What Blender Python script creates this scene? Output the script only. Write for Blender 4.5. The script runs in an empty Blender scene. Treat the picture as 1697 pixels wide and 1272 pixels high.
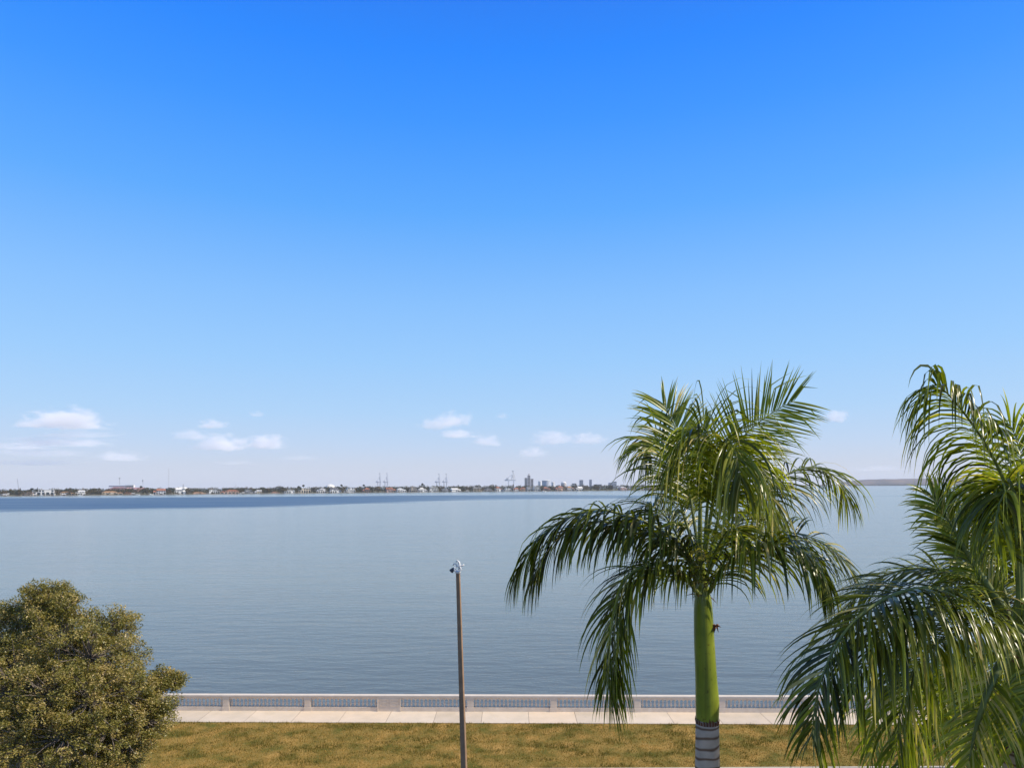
import bpy, math, random
import numpy as np
from mathutils import Vector, Matrix, noise

R = math.radians
S = bpy.context.scene
C = S.collection
rnd = random.Random(11)

# ------------------------------------------------------------------ camera
F = 1131.0            # focal length in photograph pixels (24 mm on 36 mm)
HOR = 805.2           # row of the horizon at the centre column
ROLL = math.atan(8.5 / 1500)      # the picture is held slightly off level
CAMZ = 15.0
cd = bpy.data.cameras.new('camera')
cam = bpy.data.objects.new('camera', cd)
C.objects.link(cam)
cam.location = (0, 0, CAMZ)
cam.rotation_euler = (R(90), ROLL, 0)
cd.lens = 24
cd.shift_y = (HOR - 636) / 1697
cd.clip_start = 0.1
cd.clip_end = 60000
S.camera = cam

def at(u, v, Y):
    """photograph pixel at distance Y -> world point"""
    dx, dv = u - 848.5, v - HOR
    X = dx * math.cos(ROLL) - dv * math.sin(ROLL)
    Z = -dx * math.sin(ROLL) - dv * math.cos(ROLL)
    return Vector((X / F * Y, Y, CAMZ + Z / F * Y))

# ------------------------------------------------------------------ sky and sun
SUN_EL, SUN_AZ = R(43), R(98)        # azimuth clockwise from +Y
w = bpy.data.worlds.new('World')
S.world = w
w.use_nodes = True
nt = w.node_tree
bg = nt.nodes['Background']
bg.inputs[1].default_value = 0.1
sk = nt.nodes.new('ShaderNodeTexSky')
sk.sky_type = 'NISHITA'
sk.sun_disc = False
sk.sun_elevation = SUN_EL
sk.sun_rotation = SUN_AZ
sk.air_density = 1.0
sk.dust_density = 0.6
sk.ozone_density = 3
tc = nt.nodes.new('ShaderNodeTexCoord')
sp = nt.nodes.new('ShaderNodeSeparateXYZ')
nt.links.new(tc.outputs['Generated'], sp.inputs[0])
rp = nt.nodes.new('ShaderNodeValToRGB')
nt.links.new(sp.outputs[2], rp.inputs[0])
SKY = [(0.000, (.620, .660, .800)), (0.030, (.560, .625, .775)), (0.060, (.490, .622, .835)), (0.105, (.400, .610, .885)),
       (0.175, (.310, .570, .925)), (0.257, (.230, .505, .945)), (0.370, (.100, .385, .955)), (0.470, (.042, .292, .965)),
       (0.537, (.020, .240, .965)), (0.590, (.020, .200, .880)), (0.72, (.16, .19, .27)), (1.000, (.24, .255, .28))]
el = rp.color_ramp.elements
while len(el) < len(SKY):
    el.new(0.5)
for e, (p, c) in zip(el, SKY):
    e.position = p
    e.color = (*c, 1)
s1 = nt.nodes.new('ShaderNodeVectorMath'); s1.operation = 'SCALE'; s1.inputs[3].default_value = 10.0
s2 = nt.nodes.new('ShaderNodeVectorMath'); s2.operation = 'SCALE'; s2.inputs[3].default_value = 0.12
ad = nt.nodes.new('ShaderNodeVectorMath'); ad.operation = 'ADD'
nt.links.new(rp.outputs[0], s1.inputs[0])
nt.links.new(sk.outputs[0], s2.inputs[0])
nt.links.new(s1.outputs[0], ad.inputs[0])
nt.links.new(s2.outputs[0], ad.inputs[1])
nt.links.new(ad.outputs[0], bg.inputs[0])

sd = bpy.data.lights.new('sun', 'SUN')
sd.energy = 5.0
sd.angle = R(0.5)
sd.color = (1.0, .90, .75)
sun = bpy.data.objects.new('sun', sd)
C.objects.link(sun)
sdir = Vector((math.sin(SUN_AZ) * math.cos(SUN_EL), math.cos(SUN_AZ) * math.cos(SUN_EL), math.sin(SUN_EL)))
sun.rotation_euler = sdir.to_track_quat('Z', 'Y').to_euler()
sun.location = (60, 30, 80)
vs = S.view_settings
vs.view_transform = 'Standard'; vs.look = 'None'; vs.exposure = 0; vs.gamma = 1; vs.use_curve_mapping = False
S.cycles.max_bounces = 8
S.cycles.transparent_max_bounces = 8
S.cycles.volume_bounces = 5

# ------------------------------------------------------------------ helpers
class MB:
    """collects shapes; build() links them as one mesh object"""
    def __init__(s):
        s.v, s.f, s.t, s.m = [], [], [], []
    def add(s, vs, fs, tint=0.5, mi=0):
        b = len(s.v)
        s.v += [tuple(p) for p in vs]
        for f in fs:
            s.f.append([b + i for i in f]); s.m.append(mi)
        s.t += [tint] * len(vs)
    def box(s, x0, x1, y0, y1, z0, z1, mi=0, M=None, tint=.5):
        p = [Vector(q) for q in ((x0,y0,z0),(x1,y0,z0),(x1,y1,z0),(x0,y1,z0),(x0,y0,z1),(x1,y0,z1),(x1,y1,z1),(x0,y1,z1))]
        if M is not None: p = [M @ q for q in p]
        s.add(p, [(3,2,1,0),(4,5,6,7),(0,1,5,4),(1,2,6,5),(2,3,7,6),(3,0,4,7)], tint, mi)
    def tube(s, pts, rad, n=8, mi=0, cap=True, tint=.5, flat=1.0):
        pts = [Vector(p) for p in pts]
        if not isinstance(rad, (list, tuple)): rad = [rad] * len(pts)
        vs = []; side = None
        for i, p in enumerate(pts):
            t = (pts[min(i+1, len(pts)-1)] - pts[max(i-1, 0)]).normalized()
            if side is None:
                side = t.orthogonal().normalized()
            side = (side - t * side.dot(t))
            side = side.normalized() if side.length > 1e-6 else t.orthogonal().normalized()
            up = t.cross(side)
            for k in range(n):
                a = 2 * math.pi * k / n
                vs.append(p + side * math.cos(a) * rad[i] + up * math.sin(a) * rad[i] * flat)
        fs = []
        for i in range(len(pts) - 1):
            for k in range(n):
                fs.append((i*n+k, i*n+(k+1) % n, (i+1)*n+(k+1) % n, (i+1)*n+k))
        if cap:
            fs.append(tuple(range(n))[::-1]); fs.append(tuple((len(pts)-1)*n+k for k in range(n)))
        s.add(vs, fs, tint, mi)
    def lathe(s, prof, n=12, c=(0,0,0), mi=0, M=None, tint=.5):
        vs = []
        for r, z in prof:
            for k in range(n):
                a = 2*math.pi*k/n
                q = Vector((c[0]+r*math.cos(a), c[1]+r*math.sin(a), c[2]+z))
                vs.append(M @ q if M is not None else q)
        fs = []
        for i in range(len(prof)-1):
            for k in range(n):
                fs.append((i*n+k, i*n+(k+1) % n, (i+1)*n+(k+1) % n, (i+1)*n+k))
        fs.append(tuple(range(n))[::-1]); fs.append(tuple((len(prof)-1)*n+k for k in range(n)))
        s.add(vs, fs, tint, mi)
    def build(s, name, mats, parent=None, smooth=False, origin=None, tint=False):
        if not isinstance(mats, (list, tuple)): mats = [mats]
        me = bpy.data.meshes.new(name)
        vv = np.array(s.v, dtype=float)
        if origin is not None: vv = vv - np.array(origin)
        me.from_pydata(vv.tolist(), [], s.f)
        for m in mats: me.materials.append(m)
        if len(mats) > 1: me.polygons.foreach_set('material_index', s.m)
        if smooth: me.polygons.foreach_set('use_smooth', [True] * len(me.polygons))
        if tint:
            at_ = me.attributes.new('tint', 'FLOAT', 'POINT')
            at_.data.foreach_set('value', s.t)
        me.update()
        o = bpy.data.objects.new(name, me)
        C.objects.link(o)
        if origin is not None: o.location = origin
        if parent is not None:
            o.parent = parent
        return o

def tag(o, label=None, cat=None, group=None, kind=None):
    if label: o['label'] = label
    if cat: o['category'] = cat
    if group: o['group'] = group
    if kind: o['kind'] = kind
    return o

def empty(name, loc, label, cat, group=None, rz=0):
    o = bpy.data.objects.new(name, None)
    C.objects.link(o)
    o.location = loc
    o.rotation_euler.z = rz
    o.empty_display_size = .3
    return tag(o, label, cat, group)

def copy_tree(o, parent=None):
    c = o.copy()
    C.objects.link(c)
    if parent is not None: c.parent = parent
    for ch in list(o.children): copy_tree(ch, c)
    return c

def mat(name, col, rough=.7, spec=.5, metal=0, var=0, vscale=3.0, bump=0, bscale=20.0, col2=None, trans=0, tint=None, coat=0, thin=None):
    """principled with noise colour variation, bump and optional translucency"""
    m = bpy.data.materials.new(name)
    m.use_nodes = True
    n = m.node_tree; N = n.nodes; L = n.links
    b = N['Principled BSDF']
    b.inputs['Base Color'].default_value = (*col, 1)
    b.inputs['Roughness'].default_value = rough
    b.inputs['Specular IOR Level'].default_value = spec
    b.inputs['Metallic'].default_value = metal
    b.inputs['Coat Weight'].default_value = coat
    out = None
    t = N.new('ShaderNodeTexCoord')
    if var or col2:
        no = N.new('ShaderNodeTexNoise'); no.inputs['Scale'].default_value = vscale; no.inputs['Detail'].default_value = 5
        L.new(t.outputs['Object'], no.inputs['Vector'])
        r = N.new('ShaderNodeValToRGB')
        L.new(no.outputs[0], r.inputs[0])
        c2 = col2 or tuple(min(1, x * (1 + var)) for x in col)
        c1 = col if col2 else tuple(x * (1 - var) for x in col)
        r.color_ramp.elements[0].position = .32; r.color_ramp.elements[1].position = .68
        r.color_ramp.elements[0].color = (*c1, 1); r.color_ramp.elements[1].color = (*c2, 1)
        out = r.outputs[0]
    if tint:
        a = N.new('ShaderNodeAttribute'); a.attribute_name = 'tint'
        r = N.new('ShaderNodeValToRGB')
        for k in range(len(tint) - 2): r.color_ramp.elements.new(.5)
        for e, (p, c) in zip(r.color_ramp.elements, tint):
            e.position = p; e.color = (*c, 1)
        L.new(a.outputs['Fac'], r.inputs[0])
        if out is not None:
            mx = N.new('ShaderNodeMix'); mx.data_type = 'RGBA'; mx.blend_type = 'MULTIPLY'; mx.inputs[0].default_value = 1
            L.new(r.outputs[0], mx.inputs[6]); L.new(out, mx.inputs[7]); out = mx.outputs[2]
        else: out = r.outputs[0]
    if out is not None: L.new(out, b.inputs['Base Color'])
    if bump:
        nb = N.new('ShaderNodeTexNoise'); nb.inputs['Scale'].default_value = bscale; nb.inputs['Detail'].default_value = 6
        L.new(t.outputs['Object'], nb.inputs['Vector'])
        bp = N.new('ShaderNodeBump'); bp.inputs['Strength'].default_value = bump; bp.inputs['Distance'].default_value = .02
        L.new(nb.outputs[0], bp.inputs['Height']); L.new(bp.outputs[0], b.inputs['Normal'])
    if trans:
        tr = N.new('ShaderNodeBsdfTranslucent')
        if out is not None:
            hs = N.new('ShaderNodeMix'); hs.data_type = 'RGBA'; hs.blend_type = 'MULTIPLY'; hs.inputs[0].default_value = 1
            L.new(out, hs.inputs[6]); hs.inputs[7].default_value = (*(thin or (2.2, 2.3, .8)), 1)
            L.new(hs.outputs[2], tr.inputs[0])
        ms = N.new('ShaderNodeMixShader'); ms.inputs[0].default_value = trans
        L.new(b.outputs[0], ms.inputs[1]); L.new(tr.outputs[0], ms.inputs[2])
        L.new(ms.outputs[0], N['Material Output'].inputs[0])
    return m

def catmull(P, n):
    P = [Vector(p) for p in P]
    Q = [P[0] * 2 - P[1]] + P + [P[-1] * 2 - P[-2]]
    out = []
    for i in range(n + 1):
        t = i / n * (len(P) - 1)
        k = min(int(t), len(P) - 2); f = t - k
        a, b, c, d = Q[k:k+4]
        out.append(.5 * ((2*b) + (c-a)*f + (2*a-5*b+4*c-d)*f*f + (3*b-a-3*c+d)*f**3))
    return out

# ------------------------------------------------------------------ water
def shore(u):
    """distance of the far island's waterline in the direction of photo column u (water is 17 m below the eye)"""
    vv = 822 - 7 * u / 740 if u < 740 else 815 - 3 * (u - 740) / 360
    return 17 * F / ((u - 848.5) * math.sin(ROLL) + (vv - HOR) * math.cos(ROLL))

WZ = -2.0
def water_material():
    m = bpy.data.materials.new('bay_water'); m.use_nodes = True
    n = m.node_tree; N = n.nodes; L = n.links
    b = N['Principled BSDF']
    b.inputs['IOR'].default_value = 1.333
    g = N.new('ShaderNodeNewGeometry')
    sx = N.new('ShaderNodeSeparateXYZ'); L.new(g.outputs['Position'], sx.inputs[0])
    def M(op, a, c=None, d=None, clamp=False):
        q = N.new('ShaderNodeMath'); q.operation = op; q.use_clamp = clamp
        for i, x in enumerate((a, c, d)):
            if x is None: continue
            if isinstance(x, (int, float)): q.inputs[i].default_value = x
            else: L.new(x, q.inputs[i])
        return q.outputs[0]
    def noise_(sc, det=4, rough=.55, scale=1.0, rot=0.0):
        mp = N.new('ShaderNodeMapping'); mp.inputs['Scale'].default_value = sc; mp.inputs['Rotation'].default_value = (0, 0, rot)
        L.new(g.outputs['Position'], mp.inputs[0])
        no = N.new('ShaderNodeTexNoise'); no.inputs['Scale'].default_value = scale
        no.inputs['Detail'].default_value = det; no.inputs['Roughness'].default_value = rough
        L.new(mp.outputs[0], no.inputs['Vector'])
        return no.outputs[0]
    # wind-ruffled patch, given by its near and far edges over the width of the bay
    def edge(tab):
        r = N.new('ShaderNodeFloatCurve')
        cv = r.mapping.curves[0]
        pts = [((x + 1200) / 2400, y / 2000) for x, y in tab]
        cv.points[0].location = pts[0]; cv.points[1].location = pts[-1]
        for p in pts[1:-1]: cv.points.new(*p)
        for p in cv.points: p.handle_type = 'VECTOR'
        r.mapping.update()
        L.new(M('DIVIDE', M('ADD', sx.outputs[0], 1200), 2400), r.inputs['Value'])
        return M('MULTIPLY', r.outputs[0], 2000)
    near = edge([(-1200, 470), (-380, 500), (-230, 525), (-180, 570), (-150, 690), (-78, 805), (40, 870), (119, 890), (452, 905), (1200, 1010)])
    far = edge([(-1200, 1380), (-1030, 1373), (-538, 1290), (-130, 1365), (62, 1370), (169, 1270), (511, 1000), (1200, 1105)])
    wob = M('MULTIPLY', M('SUBTRACT', noise_((.0035, .012, 1), 4), .5), 300)
    wob2 = M('MULTIPLY', M('SUBTRACT', noise_((.03, .1, 1), 3), .5), 90)
    y = M('ADD', M('ADD', sx.outputs[1], wob), wob2)
    a = M('DIVIDE', M('SUBTRACT', y, near), 95, clamp=True)
    c = M('DIVIDE', M('SUBTRACT', far, y), 110, clamp=True)
    ruf = M('MULTIPLY', a, c)
    streak = noise_((.004, .03, 1), 4, .6)
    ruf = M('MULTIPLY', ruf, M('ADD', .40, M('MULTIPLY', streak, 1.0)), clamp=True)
    fade = N.new('ShaderNodeMapRange'); fade.interpolation_type = 'SMOOTHSTEP'
    fade.inputs['From Min'].default_value = -350; fade.inputs['From Max'].default_value = 150
    fade.inputs['To Min'].default_value = 1.0; fade.inputs['To Max'].default_value = .58
    L.new(sx.outputs[0], fade.inputs['Value'])
    ruf = M('MULTIPLY', ruf, fade.outputs[0])
    # ripples
    h1 = noise_((.20, .62, 1), 3, .5, 1.0, .16)
    h2 = noise_((.9, 2.6, 1), 3, .55, 1.0, -.12)
    h3 = noise_((.035, .11, 1), 3, .5, 1.0, .1)
    hh = M('ADD', M('ADD', M('MULTIPLY', h1, .70), M('MULTIPLY', h2, .20)), M('MULTIPLY', h3, 1.2))
    bp = N.new('ShaderNodeBump'); bp.inputs['Distance'].default_value = .5
    pat = noise_((.010, .035, 1), 4, .6)
    L.new(M('ADD', M('ADD', .26, M('MULTIPLY', pat, .40)), M('MULTIPLY', ruf, .45)), bp.inputs['Strength'])
    L.new(hh, bp.inputs['Height'])
    L.new(bp.outputs[0], b.inputs['Normal'])
    L.new(M('ADD', .16, M('MULTIPLY', ruf, .30)), b.inputs['Roughness'])
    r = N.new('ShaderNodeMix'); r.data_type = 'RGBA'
    r.inputs[6].default_value = (.175, .200, .150, 1); r.inputs[7].default_value = (.045, .092, .165, 1)  # darker blue base colour paints in the ruffled patch's reflection of higher sky
    body_mix = N.new('ShaderNodeMix'); body_mix.data_type = 'RGBA'
    body_mix.inputs[6].default_value = (.106, .118, .105, 1); body_mix.inputs[7].default_value = (.215, .232, .182, 1)  # water body colour, darker towards the seawall
    L.new(M('DIVIDE', M('SUBTRACT', M('ADD', sx.outputs[1], M('MULTIPLY', h3, 14)), 54), 75, clamp=True), body_mix.inputs[0])
    L.new(body_mix.outputs[2], r.inputs[6])
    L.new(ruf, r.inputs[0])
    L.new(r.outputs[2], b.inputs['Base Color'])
    return m

g = MB()
WB = 12500
ys = [47, 60, 90, 150, 300, 700, 1500, 4000, WB]
vs_, fs_ = [], []
for yy in ys:
    for xx in (-9000, -1500, 0, 1500, 9000): vs_.append((xx, yy, WZ))
for i in range(len(ys)-1):
    for k in range(4):
        b0 = i*5 + k
        fs_.append((b0, b0+1, b0+6, b0+5))
g.add(vs_, fs_)
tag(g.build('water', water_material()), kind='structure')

# ------------------------------------------------------------------ near ground: lawn, sidewalk, kerb, road
def wall_y(x): return 45.45 - .0278 * x          # street face of the balustrade
grass_m = mat('lawn_turf', (.12, .12, .022), .95, .2, col2=(.42, .26, .075), vscale=.8, bump=.8, bscale=40)
soil_m = mat('garden_soil', (.09, .085, .03), .95, .2, col2=(.12, .10, .05), vscale=.6, bump=.6, bscale=30)
g = MB()
g.add([(-9000, -3000, -.05), (9000, -3000, -.05), (9000, 43.5, -.05), (-9000, 43.5, -.05)], [(0, 1, 2, 3)])
tag(g.build('ground', soil_m), kind='structure')

def walk_material():
    m = mat('sidewalk_concrete', (.62, .53, .42), .85, .3, col2=(.72, .61, .49), vscale=.9, bump=.25, bscale=60, tint=[(0, (.86, .86, .86)), (.5, (1, 1, 1)), (1, (1.04, 1.0, .96))])
    return m
walk_m = walk_material()
joint_m = mat('sidewalk_joint', (.27, .21, .17), .95, .1, var=.2)
g = MB()
XL, XR = -60, 60
W0 = 2.15
x = XL
k = 0
while x < XR:
    x2 = x + 3.05
    ya, yb = wall_y(x), wall_y(x2)
    t = rnd.uniform(-.003, .003)
    g.add([(x+.012, ya-W0, .0+t), (x2-.012, yb-W0, .0+t), (x2-.012, yb+.3, .0+t), (x+.012, ya+.3, .0+t), (x+.012, ya-W0, -.045), (x2-.012, yb-W0, -.045)],
          [(0, 1, 2, 3), (4, 5, 1, 0)], tint=rnd.choice((.1, .35, .5, .6, .9)))
    x = x2
tag(g.build('sidewalk', walk_m, tint=True), kind='structure')
g = MB()
g.add([(XL, wall_y(XL)-W0+.005, -.012), (XR, wall_y(XR)-W0+.005, -.012), (XR, wall_y(XR)+.3, -.012), (XL, wall_y(XL)+.3, -.012)], [(0, 1, 2, 3)])
tag(g.build('sidewalk_bed', joint_m), kind='structure')

# lawn verge between the walk and the road
VY = 36.2
g = MB()
nx, ny = 240, 14
for i in range(ny+1):
    for k in range(nx+1):
        x = XL + (XR-XL)*k/nx
        y0 = VY + .15; y1 = wall_y(x) - W0 - .01
        y = y0 + (y1-y0)*i/ny
        z = -.03 + .02*noise.noise(Vector((x*.7, y*.7, 0)))
        g.v.append((x, y, z)); g.t.append(.5)
for i in range(ny):
    for k in range(nx):
        b0 = i*(nx+1)+k
        g.f.append([b0, b0+1, b0+nx+2, b0+nx+1]); g.m.append(0)
tag(g.build('lawn', grass_m, smooth=True), kind='structure')
g = MB()
g.box(XL, XR, VY-.02, VY+.15, -.3, .0)
tag(g.build('kerb', mat('kerb_concrete', (.48, .44, .38), .85, .3, var=.12, bump=.3)), kind='structure')
g = MB()
g.add([(-400, 19, -.0), (400, 19, -.0), (400, VY-.02, -.0), (-400, VY-.02, -.0)], [(0, 1, 2, 3)])
rd = g.build('road', mat('asphalt', (.060, .060, .062), .9, .3, var=.2, vscale=2, bump=.4, bscale=120))
rd.location.z = -.045 + .03
rd.location.z = -.02
tag(rd, kind='structure')
# kerb must stand proud of the road: the road sits at -0.02 with the verge behind it
# turf blades
def turf(n, y0, y1, seed):
    rs = np.random.RandomState(seed)
    x = rs.uniform(-34, 34, n)
    t = rs.uniform(0, 1, n) ** 1.0
    yy1 = 45.45 - .0278 * x - W0 - .01
    y = y0 + (yy1 - y0) * t
    h = rs.uniform(.03, .10, n); a = rs.uniform(0, 6.28, n); wd = rs.uniform(.008, .018, n)
    lean = rs.uniform(-.04, .04, (n, 2))
    z = np.full(n, -.035)
    P = np.zeros((n, 3, 3))
    P[:, 0] = np.stack([x - wd*np.cos(a), y - wd*np.sin(a), z], 1)
    P[:, 1] = np.stack([x + wd*np.cos(a), y + wd*np.sin(a), z], 1)
    P[:, 2] = np.stack([x + lean[:, 0], y + lean[:, 1], z + h], 1)
    patch = np.array([.5 + .75*noise.noise(Vector((a*.45, b*.9, 0))) + .45*noise.noise(Vector((a*1.9, b*2.6, 5))) for a, b in zip(x, y)])
    h2_ = 1 + .8*(patch < .35); P[:, 2, 2] = z + h*h2_
    tint = np.repeat(np.clip(rs.uniform(-.1, .5, n) + .6*patch, 0, 1), 3)
    return P.reshape(-1, 3), tint

def tri_object(name, P, tint, material, k=3, parent=None, origin=None):
    n = len(P) // k
    me = bpy.data.meshes.new(name)
    if origin is not None: P = P - np.array(origin)
    me.vertices.add(n*k); me.vertices.foreach_set('co', P.astype(np.float32).ravel())
    me.loops.add(n*k); me.loops.foreach_set('vertex_index', np.arange(n*k, dtype=np.int32))
    me.polygons.add(n); me.polygons.foreach_set('loop_start', np.arange(0, n*k, k, dtype=np.int32))
    me.materials.append(material)
    me.update(calc_edges=True)
    a = me.attributes.new('tint', 'FLOAT', 'POINT'); a.data.foreach_set('value', tint.astype(np.float32))
    me.validate()
    o = bpy.data.objects.new(name, me); C.objects.link(o)
    if origin is not None: o.location = origin
    if parent is not None: o.parent = parent
    return o
blade_m = mat('turf_blades', (.1, .1, .03), .8, .2, tint=[(0, (.10, .11, .018)), (.5, (.26, .185, .038)), (1, (.56, .34, .095))], trans=.25, thin=(1.3, 1.3, .8))
P, T_ = turf(170000, VY+.15, 43, 3)
o = tri_object('grass', P, T_, blade_m)
tag(o, 'golden green turf strip along the pale sidewalk', 'grass', kind='stuff')

# ------------------------------------------------------------------ balustrade
conc = mat('cast_concrete', (.66, .55, .43), .88, .3, col2=(.76, .65, .52), vscale=2.5, bump=.35, bscale=35)
conc2 = mat('cap_concrete', (.66, .58, .49), .85, .3, var=.06, vscale=2, bump=.2, bscale=35)
root = empty('balustrade', (0, wall_y(0), 0), 'long low concrete balustrade with urn balusters along the seawall walk', 'balustrade')
ang = math.atan(-.0278)
root.rotation_euler.z = ang
PITCH = 5.55
UM = at(637, 0, 45.45).x          # centre of the wide panelled pier
posts = []
def bal_part(mb, name, m, smooth=False):
    return mb.build(name, m, root, smooth)
g = MB(); g.box(-60, 60, -.05, .33, .96, 1.06)
g.box(-60, 60, -.03, .33, .93, .96)
cap = bal_part(g, 'cap_rail', conc2)
g = MB(); g.box(-60, 60, .0, .30, -.9, .27)
x = -60
bal_part(g, 'base_plinth', conc)
g = MB(); g.box(-60, 60, .04, .26, .80, .93)
bal_part(g, 'top_beam', conc)
# joints of the plinth as thin recess strips cut by post bases
xs_post = [UM + 5.62 + .2 + PITCH * i for i in range(-13, 12)]
xs_post = []
i = 0
xp = UM + 5.45
while xp < 59: xs_post.append(xp); xp += PITCH
xp = UM - 5.50
while xp > -59: xs_post.append(xp); xp -= PITCH
xs_post.sort()
pm = MB()
pm.box(-.23, .23, -.012, .312, .27, .93)
pm.box(-.245, .245, -.03, .33, -.02, .27)
pm.box(-.17, .17, -.020, -.010, .36, .78)
first = None
for xp in xs_post:
    if first is None:
        first = bal_part(pm, 'post', conc); first.location.x = xp
    else:
        c_ = first.copy(); C.objects.link(c_); c_.parent = root; c_.location.x = xp
# wide pier with two sunk panels
pw = MB()
pw.box(-.78, .78, -.02, .32, -.02, .93)
pier = bal_part(pw, 'panelled_pier', conc); pier.location.x = UM
pf = MB()
for sx_ in (-1, 1):
    cx = sx_ * .34
    for zz in (.36, .60):
        pf.box(cx-.27, cx+.27, -.045, -.018, zz+.17, zz+.20)
        pf.box(cx-.27, cx+.27, -.045, -.018, zz, zz+.03)
        pf.box(cx-.27, cx-.24, -.045, -.018, zz+.03, zz+.17)
        pf.box(cx+.24, cx+.27, -.045, -.018, zz+.03, zz+.17)
pf.box(-.80, -.72, -.05, -.018, .02, .88); pf.box(.72, .80, -.05, -.018, .02, .88)
pfo = pf.build('raised_panel', conc, pier)
# balusters
prof = [(.075, .27), (.075, .31), (.045, .33), (.05, .36), (.082, .43), (.085, .48), (.06, .57), (.040, .66), (.038, .70), (.058, .73), (.045, .75), (.075, .77), (.075, .80)]
bm_ = MB(); bm_.lathe(prof, 10)
bm_.box(-.085, .085, -.085, .085, .27, .305)
bm_.box(-.085, .085, -.085, .085, .765, .80)
spans = []
lims = sorted([(p-.23, p+.23) for p in xs_post] + [(UM-.80, UM+.80)])
for (a0, a1), (b0, b1) in zip(lims, lims[1:]): spans.append((a1, b0))
bx = []
for a, b in spans:
    n_ = max(2, round((b-a)/.272))
    for k in range(n_): bx.append(a + (b-a)*(k+.5)/n_)
vis = sorted(bx, key=lambda q: abs(q - at(560, 0, 45.45).x))[:99]
firstb = None
for q in vis:
    if firstb is None:
        firstb = bm_.build('baluster', conc, root, True); firstb.location = (q, .15, 0)
    else:
        c_ = firstb.copy(); C.objects.link(c_); c_.parent = root; c_.location.x = q
rest = MB()
for q in bx:
    if q in vis: continue
    rest.add([(v[0]+q, v[1]+.15, v[2]) for v in bm_.v], bm_.f)
ro = rest.build('baluster_row', conc, root, True); ro['kind'] = 'stuff'
# seawall below
g = MB(); g.box(-60, 60, .02, .6, -4, -.9)
g.box(-60, 60, .31, .6, -.9, -.02)
sw = bal_part(g, 'seawall_face', mat('seawall', (.36, .34, .30), .9, .2, var=.2, bump=.4))

# ------------------------------------------------------------------ lamp pole
D = 33.0
pt = at(759, 946, D); pb_ = at(767, 1205, D)
axis = (pt - pb_).normalized()
basep = pb_ - axis * (pb_.z / axis.z)
pole_m = mat('pole_concrete', (.31, .195, .115), .85, .3, var=.15, vscale=3, bump=.3)
root = empty('light_pole', basep, 'tall slim brown concrete pole with white fittings on top, before the bay', 'pole')
Hh = (pt - basep).length
xa = (Vector((1, 0, 0)) - axis * axis.x).normalized()
Mrot = Matrix((xa, axis.cross(xa), axis)).transposed().to_4x4() @ Matrix.Rotation(R(-9), 4, 'Z')
g = MB()
c0, c1 = .140, .088
def sq(r, z, ch=.18):
    q = []
    for sx_, sy_ in ((1, -1), (1, 1), (-1, 1), (-1, -1)):
        pass
    pts = [(r, -r*(1-ch)), (r, r*(1-ch)), (r*(1-ch), r), (-r*(1-ch), r), (-r, r*(1-ch)), (-r, -r*(1-ch)), (-r*(1-ch), -r), (r*(1-ch), -r)]
    return [Mrot @ Vector((a, b, z)) for a, b in pts]
vv = []
for k in range(9):
    f = k/8
    vv += sq(c0 + (c1-c0)*f, Hh*f)
ff = []
for k in range(8):
    for j in range(8): ff.append((k*8+j, k*8+(j+1) % 8, (k+1)*8+(j+1) % 8, (k+1)*8+j))
ff.append(tuple(range(8))[::-1]); ff.append(tuple(64+j for j in range(8)))
g.add(vv, ff)
g.build('shaft', pole_m, root)
wm = mat('white_enamel', (.80, .79, .76), .45, .5, var=.05)
dm = mat('dark_metal', (.03, .04, .055), .5, .5, var=.1)
def loc(x, y, z): return Mrot @ Vector((x, y, Hh + z))
g = MB()
ring = [loc(.01+.155*math.cos(a), -.12, .13+.15*math.sin(a)) for a in [R(-215+k*20) for k in range(14)]]
g.tube(ring, .040, 8)
g.tube([loc(0, 0, -.10), loc(0, 0, .04)], .125, 10)
br = g.build('clamp_ring', wm, root, True)
g = MB()
g.tube([loc(-.06, -.10, .24), loc(.08, -.10, .26), loc(.26, -.08, .28), loc(.33, -.08, .33)], [.04, .045, .038, .030], 8)
g.tube([loc(.04, 0, .0), loc(.10, -.06, .28), loc(.09, -.09, .44), loc(.01, -.10, .52), loc(-.07, -.09, .46)], [.04, .055, .05, .042, .025], 8)
g.tube([loc(-.02, -.05, .25), loc(-.08, -.09, .38), loc(-.17, -.10, .37), loc(-.22, -.10, .28)], [.035, .04, .034, .02], 8)
g.build('bracket_arm', wm, root, True)
g = MB()
g.tube([loc(-.10, -.03, .10), loc(-.20, -.05, .12)], .024, 8)
g.lathe([(.02, 0), (.06, .02), (.09, .12), (.11, .22), (.095, .24)], 12, M=Matrix.Translation(loc(-.17, -.06, .17)) @ Matrix.Rotation(R(222), 4, 'Y'))
g.build('floodlight', dm, root, True)

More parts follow.
